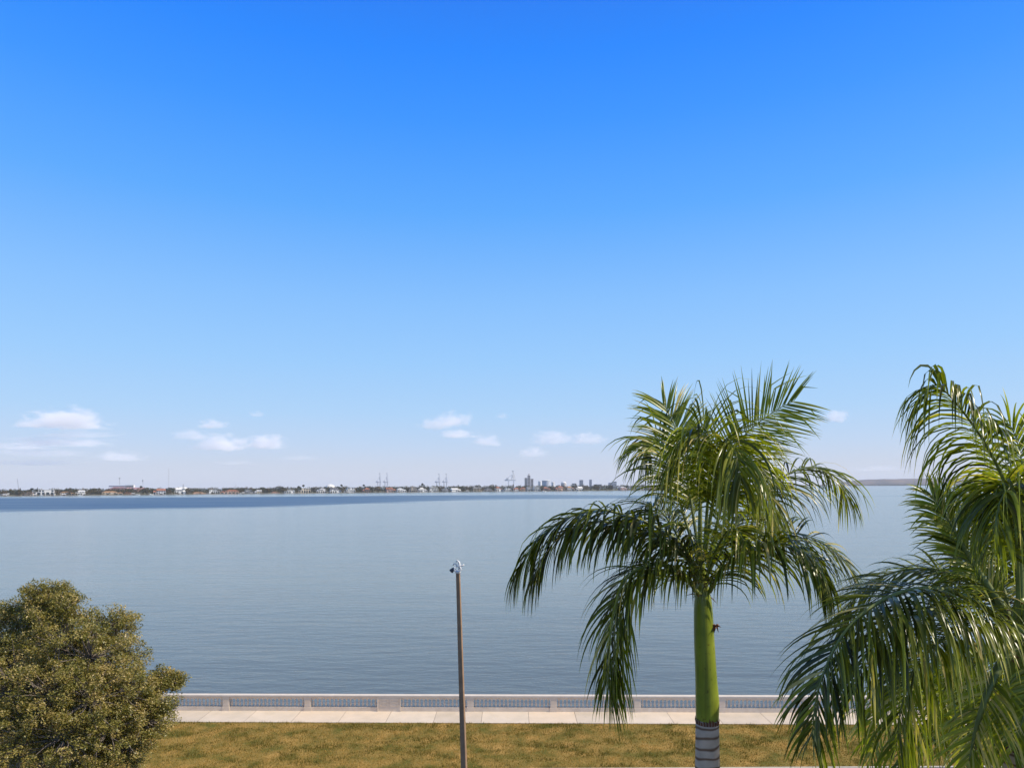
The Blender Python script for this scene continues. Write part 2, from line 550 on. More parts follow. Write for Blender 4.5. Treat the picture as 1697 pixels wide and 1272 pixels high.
# ------------------------------------------------------------------ palms
def leaf_mat(name, a, b, c, d):
    return mat(name, a, .28, .34, tint=[(0, a), (.35, b), (.75, c), (1, d)], trans=.28, thin=(2.3, 2.5, .45))
frond_m = leaf_mat('palm_leaf', (.030, .036, .007), (.110, .130, .014), (.30, .32, .034), (.58, .46, .20))
rach_m = mat('palm_rachis', (.16, .19, .045), .5, .5, var=.2, vscale=6, trans=0)
def shaft_material():
    m = mat('crownshaft', (.17, .22, .018), .36, .5, col2=(.27, .32, .030), vscale=2.2, coat=.1)
    n = m.node_tree; N = n.nodes; L = n.links
    b = N['Principled BSDF']; t = N.new('ShaderNodeTexCoord')
    old = b.inputs['Base Color'].links[0].from_socket
    mp = N.new('ShaderNodeMapping'); mp.inputs['Scale'].default_value = (9, 9, .55)
    L.new(t.outputs['Object'], mp.inputs[0])
    st = N.new('ShaderNodeTexNoise'); st.inputs['Scale'].default_value = 1.3; st.inputs['Detail'].default_value = 6; L.new(mp.outputs[0], st.inputs['Vector'])
    r = N.new('ShaderNodeValToRGB'); L.new(st.outputs[0], r.inputs[0])
    r.color_ramp.elements[0].position = .34; r.color_ramp.elements[0].color = (.55, .46, .40, 1)
    r.color_ramp.elements[1].position = .50; r.color_ramp.elements[1].color = (1, 1, 1, 1)
    sc = N.new('ShaderNodeTexNoise'); sc.inputs['Scale'].default_value = 14; sc.inputs['Detail'].default_value = 4; L.new(t.outputs['Object'], sc.inputs['Vector'])
    r2 = N.new('ShaderNodeValToRGB'); L.new(sc.outputs[0], r2.inputs[0])
    r2.color_ramp.elements[0].position = .28; r2.color_ramp.elements[0].color = (.50, .36, .28, 1)
    r2.color_ramp.elements[1].position = .36; r2.color_ramp.elements[1].color = (1, 1, 1, 1)
    mx = N.new('ShaderNodeMix'); mx.data_type = 'RGBA'; mx.blend_type = 'MULTIPLY'; mx.inputs[0].default_value = .75
    L.new(old, mx.inputs[6]); L.new(r.outputs[0], mx.inputs[7])
    m2 = N.new('ShaderNodeMix'); m2.data_type = 'RGBA'; m2.blend_type = 'MULTIPLY'; m2.inputs[0].default_value = .8
    L.new(mx.outputs[2], m2.inputs[6]); L.new(r2.outputs[0], m2.inputs[7])
    L.new(m2.outputs[2], b.inputs['Base Color'])
    return m
shaft_m = shaft_material()
husk_m = mat('dry_husk', (.16, .07, .04), .8, .2, var=.4, vscale=12, bump=.6)
def trunk_material():
    m = mat('royal_palm_bark', (.52, .40, .31), .85, .3, var=.15, vscale=5, bump=.3)
    n = m.node_tree; N = n.nodes; L = n.links
    b = N['Principled BSDF']
    t = N.new('ShaderNodeTexCoord'); wv = N.new('ShaderNodeTexWave')
    wv.wave_type = 'BANDS'; wv.bands_direction = 'Z'; wv.inputs['Scale'].default_value = 1.9
    wv.inputs['Distortion'].default_value = 6.0; wv.inputs['Detail Scale'].default_value = .7; wv.inputs['Detail'].default_value = 2
    L.new(t.outputs['Object'], wv.inputs[0])
    r = N.new('ShaderNodeValToRGB'); r.color_ramp.elements[0].color = (.34, .24, .18, 1); r.color_ramp.elements[1].color = (1, 1, 1, 1)
    r.color_ramp.elements[0].position = .0; r.color_ramp.elements[1].position = .30
    L.new(wv.outputs[0], r.inputs[0])
    old = b.inputs['Base Color'].links[0].from_socket
    mx = N.new('ShaderNodeMix'); mx.data_type = 'RGBA'; mx.blend_type = 'MULTIPLY'; mx.inputs[0].default_value = 1
    L.new(old, mx.inputs[6]); L.new(r.outputs[0], mx.inputs[7]); L.new(mx.outputs[2], b.inputs['Base Color'])
    return m
bark_m = trunk_material()
G = Vector((0, 0, -1))

def frond(root, pts, rs, npair=62, L0=.95, wdt=.019, droop=.16, start=.14, spread=62, tone=.35, flat=.0, upv=None, curl=1.0, petiole=.035, sideL=1.0, sideR=1.0, plume=30):
    """pts: rachis control points; leaflets are ribbons of six segments on both sides, in several planes"""
    o0 = root.location
    path = catmull([Vector(p) - o0 for p in pts], 40)
    seg = [0]
    for a, b in zip(path, path[1:]): seg.append(seg[-1] + (b-a).length)
    Ltot = seg[-1]
    def sample(s):
        s *= Ltot
        for i in range(len(seg)-1):
            if seg[i+1] >= s:
                f = (s-seg[i])/max(1e-6, seg[i+1]-seg[i])
                return path[i].lerp(path[i+1], f), (path[i+1]-path[i]).normalized()
        return path[-1], (path[-1]-path[-2]).normalized()
    g = MB()
    rad = [petiole * (1 - .88 * (s_/Ltot)) for s_ in seg]
    g.tube(path, rad, 7, tint=.6)
    rach = MB(); rach.v, rach.f, rach.t, rach.m = g.v, g.f, g.t, g.m
    lf = MB()
    up = Vector(upv) if upv else Vector((0, 0, 1))
    # transported up vector
    t_prev = None; U = None; frames = []
    for i in range(len(path)):
        t = (path[min(i+1, len(path)-1)] - path[max(i-1, 0)]).normalized()
        if U is None: U = up.copy()
        U = U - t * U.dot(t)
        U.normalize()
        frames.append(U.copy())
    npair = int(npair*1.12)
    for k in range(npair):
        for sd_ in (-1, 1):
            if rs.random() < .03: continue
            s = start + (1-start) * (k + rs.uniform(-.3, .3) + .5) / npair
            s = min(max(s, 0.02), .998)
            p, T = sample(s)
            fi = min(int(s*40), 40)
            Uv = frames[fi]; Uv = (Uv - T*Uv.dot(T)).normalized()
            Sd = T.cross(Uv) * sd_
            q = (s-start)/(1-start)
            a = R(spread * (1 - .50*q**2) + rs.uniform(-7, 7))
            phi = R(flat + rs.choice((-plume, 0, plume)) * .8 + rs.uniform(-9, 9))
            d = (T*math.cos(a) + (Sd*math.cos(phi) + Uv*math.sin(phi))*math.sin(a)).normalized()
            Ll = L0 * (.50 + .68*math.sin(math.pi*(.08+.76*q))**.75) * rs.uniform(.84, 1.08)
            Ll *= (1 - .28*q**5)
            Ll *= sideL if sd_ < 0 else sideR
            wmax = wdt * 1.02 * rs.uniform(.75, 1.2)
            dr = droop * rs.uniform(.7, 1.5) * curl
            tw = rs.uniform(-.35, .35)
            W = T - d*T.dot(d)
            W = (Matrix.Rotation(tw, 3, d) @ W).normalized()
            n = 7; pos = p.copy(); vs = []; tt = []
            base_t = min(1, max(0, tone + rs.gauss(0, .17)))
            kink = rs.random() < .12; tipb = rs.choice((.1, .2, .3, .75))
            if rs.random() < .04: base_t = .95
            wp = (.35, .85, 1.0, .95, .80, .58, .32, .04)
            for j in range(n+1):
                ww = wmax * wp[j]
                nrm = d.cross(W)
                vs += [pos - W*ww, pos + nrm*ww*.30, pos + W*ww]
                tt += [min(1, base_t + (tipb*(j/n)**4))]*3
                if j < n:
                    pos = pos + d*(Ll/n)
                    g_ = dr * (.5 + 1.3*j/n)
                    if kink and j == 3: g_ += .8
                    d = (d + G*g_).normalized()
                    W = (W - d*W.dot(d)); W = W.normalized() if W.length > 1e-5 else d.orthogonal().normalized()
            fs = []
            for j in range(n):
                b0 = j*3
                fs += [(b0, b0+1, b0+4, b0+3), (b0+1, b0+2, b0+5, b0+4)]
            bb = len(lf.v)
            lf.v += [tuple(x) for x in vs]; lf.t += tt
            lf.f += [[bb+i for i in f] for f in fs]; lf.m += [0]*len(fs)
    fo = lf.build('frond', frond_m, root, True, tint=True)
    rach.build('rachis', rach_m, fo, True)
    return fo

def palm(name, label, u, vbase, D, prof, fronds, lean, seed, husks=()):
    """prof: (v, half width px) of crownshaft; fronds: dicts with pixel rachis and depth offsets"""
    rs = random.Random(seed)
    s = D/F
    top = at(u, vbase, D)
    root = empty(name, (top.x + lean*(top.z), D, 0), label, 'palm tree')
    o0 = root.location
    g = MB()
    pts = []; rad = []
    for v, uu, hw in prof:
        pts.append(at(uu, v, D) - o0); rad.append(hw*s)
    # dense smooth profile
    pp = catmull(pts, 40)
    rr = [c.x for c in catmull([Vector((r_, 0, 0)) for r_ in rad], 40)]
    g.tube(pp, rr, 28)
    g.build('crownshaft', shaft_m, root, True)
    g = MB()
    b0 = pp[-1]
    z = b0.z; n = 40; tp = []; tr = []
    for k in range(n+1):
        f = k/n
        tp.append(Vector((b0.x*(1-f), 0, b0.z*(1-f) - .1*f + .06*(1-f))))
        tr.append((rad[-1]*1.03 + .0015*math.sin(k*2.1)) + .05*f + .05*math.sin(f*3.14))
    g.tube(tp, tr, 26)
    g.build('trunk', bark_m, root, True)
    # torn brown sheath at the foot of the crownshaft
    g = MB()
    for k in range(26):
        a = 2*math.pi*k/26; r_ = rad[-2]*1.02
        h_ = rs.uniform(.02, .09)
        c0_ = Vector((b0.x + math.cos(a)*r_, math.sin(a)*r_, b0.z + .035))
        c1_ = Vector((b0.x + math.cos(a+.2)*r_, math.sin(a+.2)*r_, b0.z + .035))
        up_ = Vector((0, 0, h_))
        g.add([c0_ - Vector((0, 0, .05)), c1_ - Vector((0, 0, .05)), c1_ + up_*.4 + Vector((math.cos(a)*.012, math.sin(a)*.012, 0)), c0_ + up_ + Vector((math.cos(a)*.006, math.sin(a)*.006, 0))], [(0,1,2,3)])
    g.build('sheath_scar', husk_m, root)
    # dry fibres and flower stubs in the middle of the crown
    g = MB(); hb = pp[0]*.55 + pp[13]*.45
    for k in range(34):
        a = rs.uniform(0, 6.28); d = Vector((math.cos(a), math.sin(a), rs.uniform(-.6, 1.2))).normalized()
        c = hb + Vector((0, 0, rs.uniform(-.22, .20)))
        L_ = rs.uniform(.12, .30)
        g.tube([c, c + d*L_*.6, c + d*L_ + Vector((0, 0, -.05))], [.012, .010, .003], 5)
    g.build('crown_fibre', husk_m, root)
    for fr in fronds:
        fr = dict(fr)
        P = [at(a, b, D + c) for a, b, c in fr.pop('p')]
        frond(root, P, rs, **fr)
    for (hu, hv, dd, r_) in husks:
        hk = MB()
        c = at(hu, hv, D+dd) - o0
        for k in range(16):
            d = Vector((rs.gauss(0, 1), rs.gauss(0, 1), rs.gauss(-.3, 1))).normalized()
            hk.tube([c, c + d*r_*.5 + Vector((0, 0, rs.uniform(-.02, .02))), c + d*r_*rs.uniform(.8, 1.2) + Vector((0, 0, -.03))], [.016, .014, .004], 5)
        # stalk to the crownshaft
        hk.tube([c, c + Vector((-.12, .02, .05))], .012, 5)
        hk.build('flower_husk', husk_m, root, True)
    return root

FA = [  # low tones paint shaded undersides into the left and lower-left fronds
 dict(p=[(1158,965,.05),(1140,915,-.05),(1100,880,-.15),(1045,856,-.25),(985,845,-.35),(925,866,-.4),(882,908,-.45),(862,940,-.45)], npair=78, L0=1.30, droop=.38, tone=.14, spread=56, wdt=.026, plume=20, petiole=.045, start=.07),
 dict(p=[(1158,985,-.1),(1125,945,-.35),(1075,936,-.6),(1035,962,-.75),(1016,1025,-.8),(1008,1090,-.8),(1010,1150,-.8)], npair=92, L0=1.2, droop=.22, start=.07, tone=.28, spread=50, wdt=.021, petiole=.04),
 dict(p=[(1156,975,.1),(1135,920,.05),(1095,892,0),(1040,872,-.05),(985,864,-.1),(935,884,-.1),(900,922,-.1),(884,960,-.1)], npair=70, L0=1.15, droop=.40, tone=.14, spread=58, wdt=.024, plume=26, start=.08),
 dict(p=[(1160,985,-.1),(1130,955,-.3),(1085,948,-.5),(1048,970,-.6),(1030,1020,-.65),(1024,1080,-.65),(1028,1130,-.65)], npair=70, L0=1.1, droop=.24, start=.08, tone=.56, spread=46, wdt=.02),
 dict(p=[(1176,980,-.1),(1200,940,-.5),(1245,910,-1.0),(1295,900,-1.4),(1340,920,-1.7),(1370,960,-1.8)], npair=78, start=.06, L0=1.15, droop=.36, tone=.26, spread=55, wdt=.024, petiole=.04),
 dict(p=[(1172,950,.2),(1205,890,.4),(1250,828,.7),(1300,788,1.0),(1350,774,1.1),(1386,792,1.2),(1402,825,1.2)], npair=72, L0=1.2, droop=.34, tone=.30, spread=55, petiole=.04),
 dict(p=[(1168,930,0),(1178,850,.0),(1198,778,.0),(1235,720,0),(1282,682,0),(1316,664,0)], npair=66, L0=.98, droop=.03, tone=.5, spread=64, start=.30, upv=(-.05,-1,.1), plume=14, wdt=.015),
 dict(p=[(1166,930,-.1),(1172,840,-.3),(1178,765,-.55),(1172,716,-.8),(1152,708,-1.05),(1126,732,-1.2),(1110,772,-1.25)], npair=66, L0=1.35, droop=.40, tone=.36, spread=50, start=.3, wdt=.018),
 dict(p=[(1166,930,-.1),(1180,840,-.4),(1190,770,-.75),(1198,735,-1.05),(1208,728,-1.3),(1220,755,-1.5),(1228,800,-1.5)], npair=66, L0=1.25, droop=.38, tone=.44, spread=50, start=.3, wdt=.018),
 dict(p=[(1160,930,.2),(1148,850,.4),(1135,770,.6),(1120,712,.75),(1106,680,.85),(1098,668,.9)], npair=60, L0=.92, droop=.08, tone=.55, spread=56, start=.3, upv=(.1,-1,.1), plume=16),
 dict(p=[(1158,930,.3),(1135,860,.5),(1112,780,.7),(1094,735,.8),(1080,728,.85),(1070,755,.9)], npair=66, L0=1.15, droop=.36, tone=.30, spread=52, start=.2),
 dict(p=[(1172,940,-.1),(1190,860,-.4),(1208,800,-.7),(1235,765,-.95),(1262,785,-1.2),(1280,840,-1.3),(1286,890,-1.3)], npair=54, L0=1.0, droop=.32, tone=.44, spread=50, start=.25),
 dict(p=[(1168,960,.3),(1190,905,.8),(1215,862,1.3),(1245,842,1.8),(1270,862,2.2)], npair=56, L0=1.0, droop=.14, tone=.66, spread=60, start=.15),
 dict(p=[(1160,960,.3),(1130,900,.7),(1098,850,1.1),(1068,838,1.5),(1050,868,1.7)], npair=56, L0=1.15, droop=.3, tone=.14, spread=58, start=.15),
 dict(p=[(1176,960,.2),(1215,915,.6),(1268,885,1.0),(1325,884,1.4),(1375,908,1.6),(1412,945,1.7)], npair=64, L0=1.05, droop=.16, tone=.22, spread=46, start=.2, upv=(-.2,-.7,.6)),
 dict(p=[(1170,960,-.15),(1185,915,-.5),(1205,880,-.9),(1225,880,-1.2),(1238,915,-1.3)], npair=44, L0=.7, droop=.2, tone=.66, spread=55, start=.2),
 dict(p=[(1162,965,-.02),(1160,860,-.05),(1164,760,-.05),(1172,685,-.05)], npair=10, L0=.30, droop=.02, tone=.3, spread=10, start=.5, petiole=.055, plume=5),
]
palm('royal_palm', 'royal palm with bright green smooth crownshaft standing clear before the bay, right of the pole', 1170, 1190, 12.0,
     [(930,1162,5),(965,1164,9),(1000,1165,14.5),(1060,1167,16.5),(1120,1170,17.5),(1160,1172,19),(1185,1172,18.5),(1196,1172,18)],
     FA, .0, 5, husks=[(1187,1038,-.1,.09)])

FB = [
 dict(p=[(1684,1055,-.1),(1630,1004,-.4),(1560,976,-.7),(1490,982,-1.0),(1425,1020,-1.2),(1382,1075,-1.3),(1354,1150,-1.3),(1345,1225,-1.3)], npair=104, L0=1.06, droop=.17, tone=.22, spread=62, wdt=.022, petiole=.05, plume=22, start=.12),  # low tone darkens the leaf tint to paint in its shaded underside
 dict(p=[(1684,1060,-.1),(1630,1030,-.6),(1560,1010,-1.0),(1490,1025,-1.3),(1440,1075,-1.5),(1415,1150,-1.6)], npair=80, L0=1.10, droop=.36, tone=.26, spread=58, wdt=.022, petiole=.05, plume=26, start=.12),
 dict(p=[(1684,1050,.1),(1630,985,.4),(1560,945,.8),(1480,948,1.2),(1420,985,1.5),(1395,1045,1.6)], npair=72, L0=1.05, droop=.16, tone=.34, spread=55, wdt=.021),
 dict(p=[(1690,1040,.0),(1690,930,.0),(1672,820,-.1),(1637,742,-.2),(1596,682,-.3),(1566,648,-.35),(1548,638,-.4),(1537,652,-.4)], npair=84, plume=14, L0=1.22, droop=.66, tone=.35, spread=56, start=.28, wdt=.018, petiole=.05),
 dict(p=[(1686,1045,.2),(1642,978,.3),(1608,925,.4),(1578,872,.5),(1556,838,.55),(1546,822,.6)], npair=64, L0=.72, droop=.15, tone=.55, spread=40, start=.2, petiole=.075, upv=(0,-1,.2), plume=18),
 dict(p=[(1680,1040,.4),(1660,960,.8),(1650,890,1.2),(1645,840,1.5),(1632,825,1.8),(1618,850,2.0)], npair=66, L0=1.1, droop=.28, tone=.66, spread=52, start=.15),
 dict(p=[(1695,1040,-.1),(1708,940,-.4),(1712,850,-.8),(1692,800,-1.1),(1660,825,-1.4),(1645,890,-1.5)], npair=48, L0=1.05, droop=.36, tone=.36, spread=52, start=.25),
 dict(p=[(1682,1070,-.15),(1655,1105,-.3),(1636,1150,-.4),(1618,1205,-.4),(1606,1260,-.4)], npair=44, L0=.8, droop=.10, tone=.68, spread=58, start=.3, petiole=.085),
 dict(p=[(1680,1060,-.2),(1630,1042,-.5),(1570,1055,-.8),(1520,1100,-1.0),(1495,1165,-1.0),(1485,1240,-1.0)], npair=76, L0=1.05, droop=.28, tone=.52, spread=55, start=.15),
 dict(p=[(1690,1050,.3),(1730,960,.6),(1790,880,.8),(1860,850,.9),(1920,890,.9)], npair=60, L0=1.05, droop=.3, tone=.3, spread=55, start=.15),
 dict(p=[(1692,1060,-.2),(1740,1010,-.5),(1800,1000,-.8),(1850,1060,-.9),(1870,1150,-.9)], npair=60, L0=1.05, droop=.3, tone=.3, spread=55, start=.15),
 dict(p=[(1692,1040,.2),(1698,930,.3),(1700,830,.4),(1690,750,.5),(1676,708,.55),(1664,700,.6)], npair=60, L0=.85, droop=.22, tone=.5, spread=56, start=.3, wdt=.017),
 dict(p=[(1690,1040,.3),(1692,930,.6),(1694,840,.9),(1704,790,1.2),(1722,780,1.5),(1740,810,1.7)], npair=66, L0=1.1, droop=.24, tone=.42, spread=60, start=.2),
 dict(p=[(1686,1045,.5),(1662,985,1.0),(1628,935,1.6),(1590,935,2.0),(1562,975,2.2)], npair=60, L0=1.05, droop=.3, tone=.25, spread=55, start=.1),
 dict(p=[(1688,1030,-.1),(1686,930,-.3),(1682,850,-.6),(1668,800,-.9),(1652,810,-1.1),(1642,860,-1.2)], npair=60, L0=1.0, droop=.36, tone=.36, spread=50, start=.35),
 dict(p=[(1700,1060,-.2),(1712,1110,-.4),(1700,1170,-.5),(1680,1240,-.5)], npair=30, L0=.8, droop=.16, tone=.6, spread=55, start=.2),
 dict(p=[(1684,1075,.2),(1650,1080,.6),(1600,1100,1.0),(1560,1150,1.3),(1545,1220,1.4)], npair=60, L0=1.0, droop=.28, tone=.62, spread=55, start=.15),
]
palm('royal_palm', 'large royal palm cut by the right edge, its long frond sweeping down to the left', 1692, 1200, 10.0,
     [(990,1690,7),(1040,1690,16),(1080,1690,21),(1140,1692,23),(1200,1692,25),(1240,1692,24)],
     FB, .0, 8, husks=[(1672,1082,-.2,.12)])
FC = [
 dict(p=[(1600,1262,0),(1565,1190,-.2),(1520,1140,-.4),(1478,1145,-.6),(1452,1190,-.7),(1445,1250,-.7)], npair=60, L0=.85, droop=.17, tone=.5, spread=55, start=.15),
 dict(p=[(1600,1262,.2),(1590,1190,.4),(1560,1130,.7),(1520,1110,1.0),(1485,1125,1.2)], npair=56, L0=.9, droop=.12, tone=.36, spread=58, start=.15),
 dict(p=[(1606,1262,0),(1640,1190,.1),(1672,1140,.2),(1712,1120,.3)], npair=50, L0=.9, droop=.14, tone=.45, spread=58, start=.15),
 dict(p=[(1603,1262,.3),(1606,1180,.8),(1590,1120,1.3),(1560,1095,1.8)], npair=50, L0=.9, droop=.16, tone=.4, spread=58, start=.15),
 dict(p=[(1606,1262,-.2),(1650,1215,-.5),(1700,1200,-.8),(1750,1230,-1.0)], npair=50, L0=.85, droop=.16, tone=.42, spread=58, start=.15),
 dict(p=[(1598,1262,-.2),(1560,1225,-.6),(1520,1225,-.9),(1490,1270,-1.0)], npair=44, L0=.8, droop=.2, tone=.42, spread=55, start=.15),
 dict(p=[(1604,1262,.1),(1625,1170,.3),(1635,1100,.5),(1655,1060,.7)], npair=48, L0=.85, droop=.1, tone=.35, spread=50, start=.2),
]
palm('royal_palm', 'smaller royal palm low at the right, behind and below the hanging fronds', 1602, 1330, 12.6,
     [(1235,1602,7),(1270,1602,14),(1320,1602,17),(1390,1602,19),(1440,1602,18)],
     FC, .0, 21)

# ------------------------------------------------------------------ live oak on the left
def oak():
    rs = random.Random(4); nr = np.random.RandomState(4)
    D = 27.0
    base = Vector((at(10, 0, D).x, D, 0))
    root = empty('live_oak', base, 'broad live oak with dense small olive leaves, at the left before the balustrade', 'tree')
    lumps = [(80,1006,0,38),(45,1014,.8,34),(115,1004,-.5,24),(60,985,0,22),(100,986,.2,16),(165,1045,0,42),(195,1030,.5,24),(212,1085,0,28),(150,1090,-1.5,55),(95,1070,-1,60),(30,1070,.5,60),(-20,1060,1,60),
             (235,1135,0,30),(272,1125,.4,20),(288,1128,.2,13),(258,1162,-.5,26),(205,1150,-1.5,45),(150,1160,-2.5,55),(90,1150,-2.5,65),(25,1140,-2,65),(-40,1130,-1,80),
             (240,1195,-1,38),(180,1205,-2,50),(110,1220,-3,60),(40,1220,-3,65),(-40,1210,-2,75),(262,1190,0,24),
             (-100,1080,0,80),(-150,1160,0,90),(60,1060,2.5,60),(130,1110,2.5,60),(10,1130,3.5,80),(180,1170,2.5,50),(-110,1200,1.5,80),(215,1230,-.5,38),(150,1255,-1.5,42),(90,1110,.5,60)]
    fork = Vector((0, 0, 3.0))
    wood = MB()
    wood.tube([(0,0,-.15),(.05,0,1.0),(0,.05,2.0),fork], [.62,.46,.42,.42], 14)
    limbs = MB(); tw = MB()
    cents = []
    main = []
    for k in range(7):
        a = k*2*math.pi/7 + rs.uniform(-.3,.3)
        e = fork + Vector((math.cos(a)*3.0, math.sin(a)*2.4, rs.uniform(1.4, 3.0)))
        mid = fork.lerp(e, .5) + Vector((rs.uniform(-.3,.3), rs.uniform(-.3,.3), -.25))
        pp = catmull([fork, mid, e], 8)
        limbs.tube(pp, [.26-.016*i for i in range(9)], 9)
        main.append(e)
    leaves = []; tints = []
    for (u, v, dy, r) in lumps:
        c = at(u, v, D+dy) - base
        rr = r*D/F
        e = min(main, key=lambda q: (q-c).length)
        mid = e.lerp(c, .5) + Vector((rs.uniform(-.3,.3), rs.uniform(-.3,.3), rs.uniform(-.5, .1)))
        limbs.tube(catmull([e, mid, c], 8), [.12-.009*i for i in range(9)], 7)
        nsub = int(20 + 38*rr*rr)
        for s_ in range(nsub):
            d = Vector((rs.gauss(0,1), rs.gauss(0,1), rs.gauss(0,1))).normalized()
            q = c + d*rr*rs.choice((rs.uniform(.35, 1.0), rs.uniform(.7, 1.0), rs.uniform(.9, 1.22)))
            if rs.random() < .75:
                m1 = c.lerp(q, .55) + Vector((rs.uniform(-.15,.15), rs.uniform(-.15,.15), rs.uniform(-.15,.1)))
                tw.tube([c, m1, q], [.028, .018, .006], 4, cap=False)
            # leaf cluster
            m = int(rs.uniform(85, 140)); sr = rs.uniform(.17, .34)
            p = nr.normal(0, 1, (m, 3)); p /= np.linalg.norm(p, axis=1, keepdims=True)
            p *= (nr.uniform(.25, 1.0, (m, 1))**.6) * sr * np.array([1.15, 1.15, .8])
            leaves.append(p + np.array(q))
            b = rs.choice((rs.uniform(.1, .45), rs.uniform(.3, .6), rs.uniform(.5, .85)))
            tints.append(np.clip(nr.normal(b, .22, m), 0, 1))
    Pc = np.concatenate(leaves); tn = np.concatenate(tints)
    n = len(Pc)
    nrm = nr.normal(0, 1, (n, 3)); nrm[:, 2] = np.abs(nrm[:, 2]) + .5
    nrm /= np.linalg.norm(nrm, axis=1, keepdims=True)
    ax = np.cross(nrm, nr.normal(0, 1, (n, 3))); ax /= np.linalg.norm(ax, axis=1, keepdims=True)
    ay = np.cross(nrm, ax)
    ln = nr.uniform(.030, .052, (n, 1)); wd = ln*nr.uniform(.42, .62, (n, 1))
    V = np.stack([Pc - ax*ln, Pc - ay*wd, Pc + ax*ln, Pc + ay*wd], 1).reshape(-1, 3)
    lm = mat('oak_leaf', (.06, .07, .02), .45, .5, tint=[(0, (.10, .105, .022)), (.35, (.22, .205, .042)), (.7, (.36, .29, .075)), (1, (.56, .42, .18))], trans=.30, thin=(1.4, 1.35, .6))
    tri_object('crown', V, np.repeat(tn, 4), lm, 4, root)
    wm_ = mat('oak_bark', (.20, .165, .135), .9, .2, var=.25, vscale=4, bump=.6)
    wood.build('trunk', wm_, root, True)
    limbs.build('limb', mat('limb_bark', (.36, .30, .25), .9, .2, var=.25, vscale=4, bump=.5), root, True)
    tw.build('twigs', wm_, root, True)
    print('oak leaves', n)
oak()

# ------------------------------------------------------------------ far island
def isl(u, back=0.0, z=-1.0):
    """point on the island: column u, `back` metres behind the waterline"""
    Y = shore(u) + back
    return Vector(((u-848.5)/F*Y, Y, z))
land_m = mat('island_ground', (.10, .10, .05), .95, .2, col2=(.16, .14, .08), vscale=.02)
wall_m = mat('island_seawall', (.30, .28, .25), .9, .2, var=.3, vscale=.05)
g = MB()
us = list(range(-200, 1321, 40))
fr = [isl(u, 0) for u in us]; bk = [isl(u, 900) for u in us]
n = len(us)
vs_ = [tuple(p) for p in fr] + [tuple(p) for p in bk] + [(p.x, p.y, -3) for p in fr] + [(bk[-1].x, bk[-1].y, -3)]
fs_ = [(i, i+1, n+i+1, n+i) for i in range(n-1)] + [(2*n+i, 2*n+i+1, i+1, i) for i in range(n-1)] + [(3*n-1, 3*n, 2*n-1, n-1)]
g.add(vs_, fs_, 0)
g.m = [0]*(n-1) + [1]*n
tag(g.build('island', [land_m, wall_m]), kind='structure')

shore_dir = (isl(740) - isl(0)).normalized()
rzs = math.atan2(shore_dir.y, shore_dir.x)
wallc = {}
def cmat(kind, c):
    key = (kind, c)
    if key not in wallc:
        wallc[key] = mat(kind, c, .8, .3, var=.10, vscale=.4, bump=.1)
    return wallc[key]
win_m = mat('window_glass', (.035, .05, .065), .15, .6, var=.2)
WHITE=(.78,.76,.72); CREAM=(.66,.56,.42); PEACH=(.62,.42,.30); GREY=(.42,.42,.43); TAN=(.40,.33,.26); NAVY=(.14,.17,.24); BROWN=(.22,.14,.11); PINK=(.60,.42,.38)
TERRA=(.36,.15,.09); SLATE=(.12,.12,.13); PALE=(.60,.60,.60); OCHRE=(.45,.25,.12)

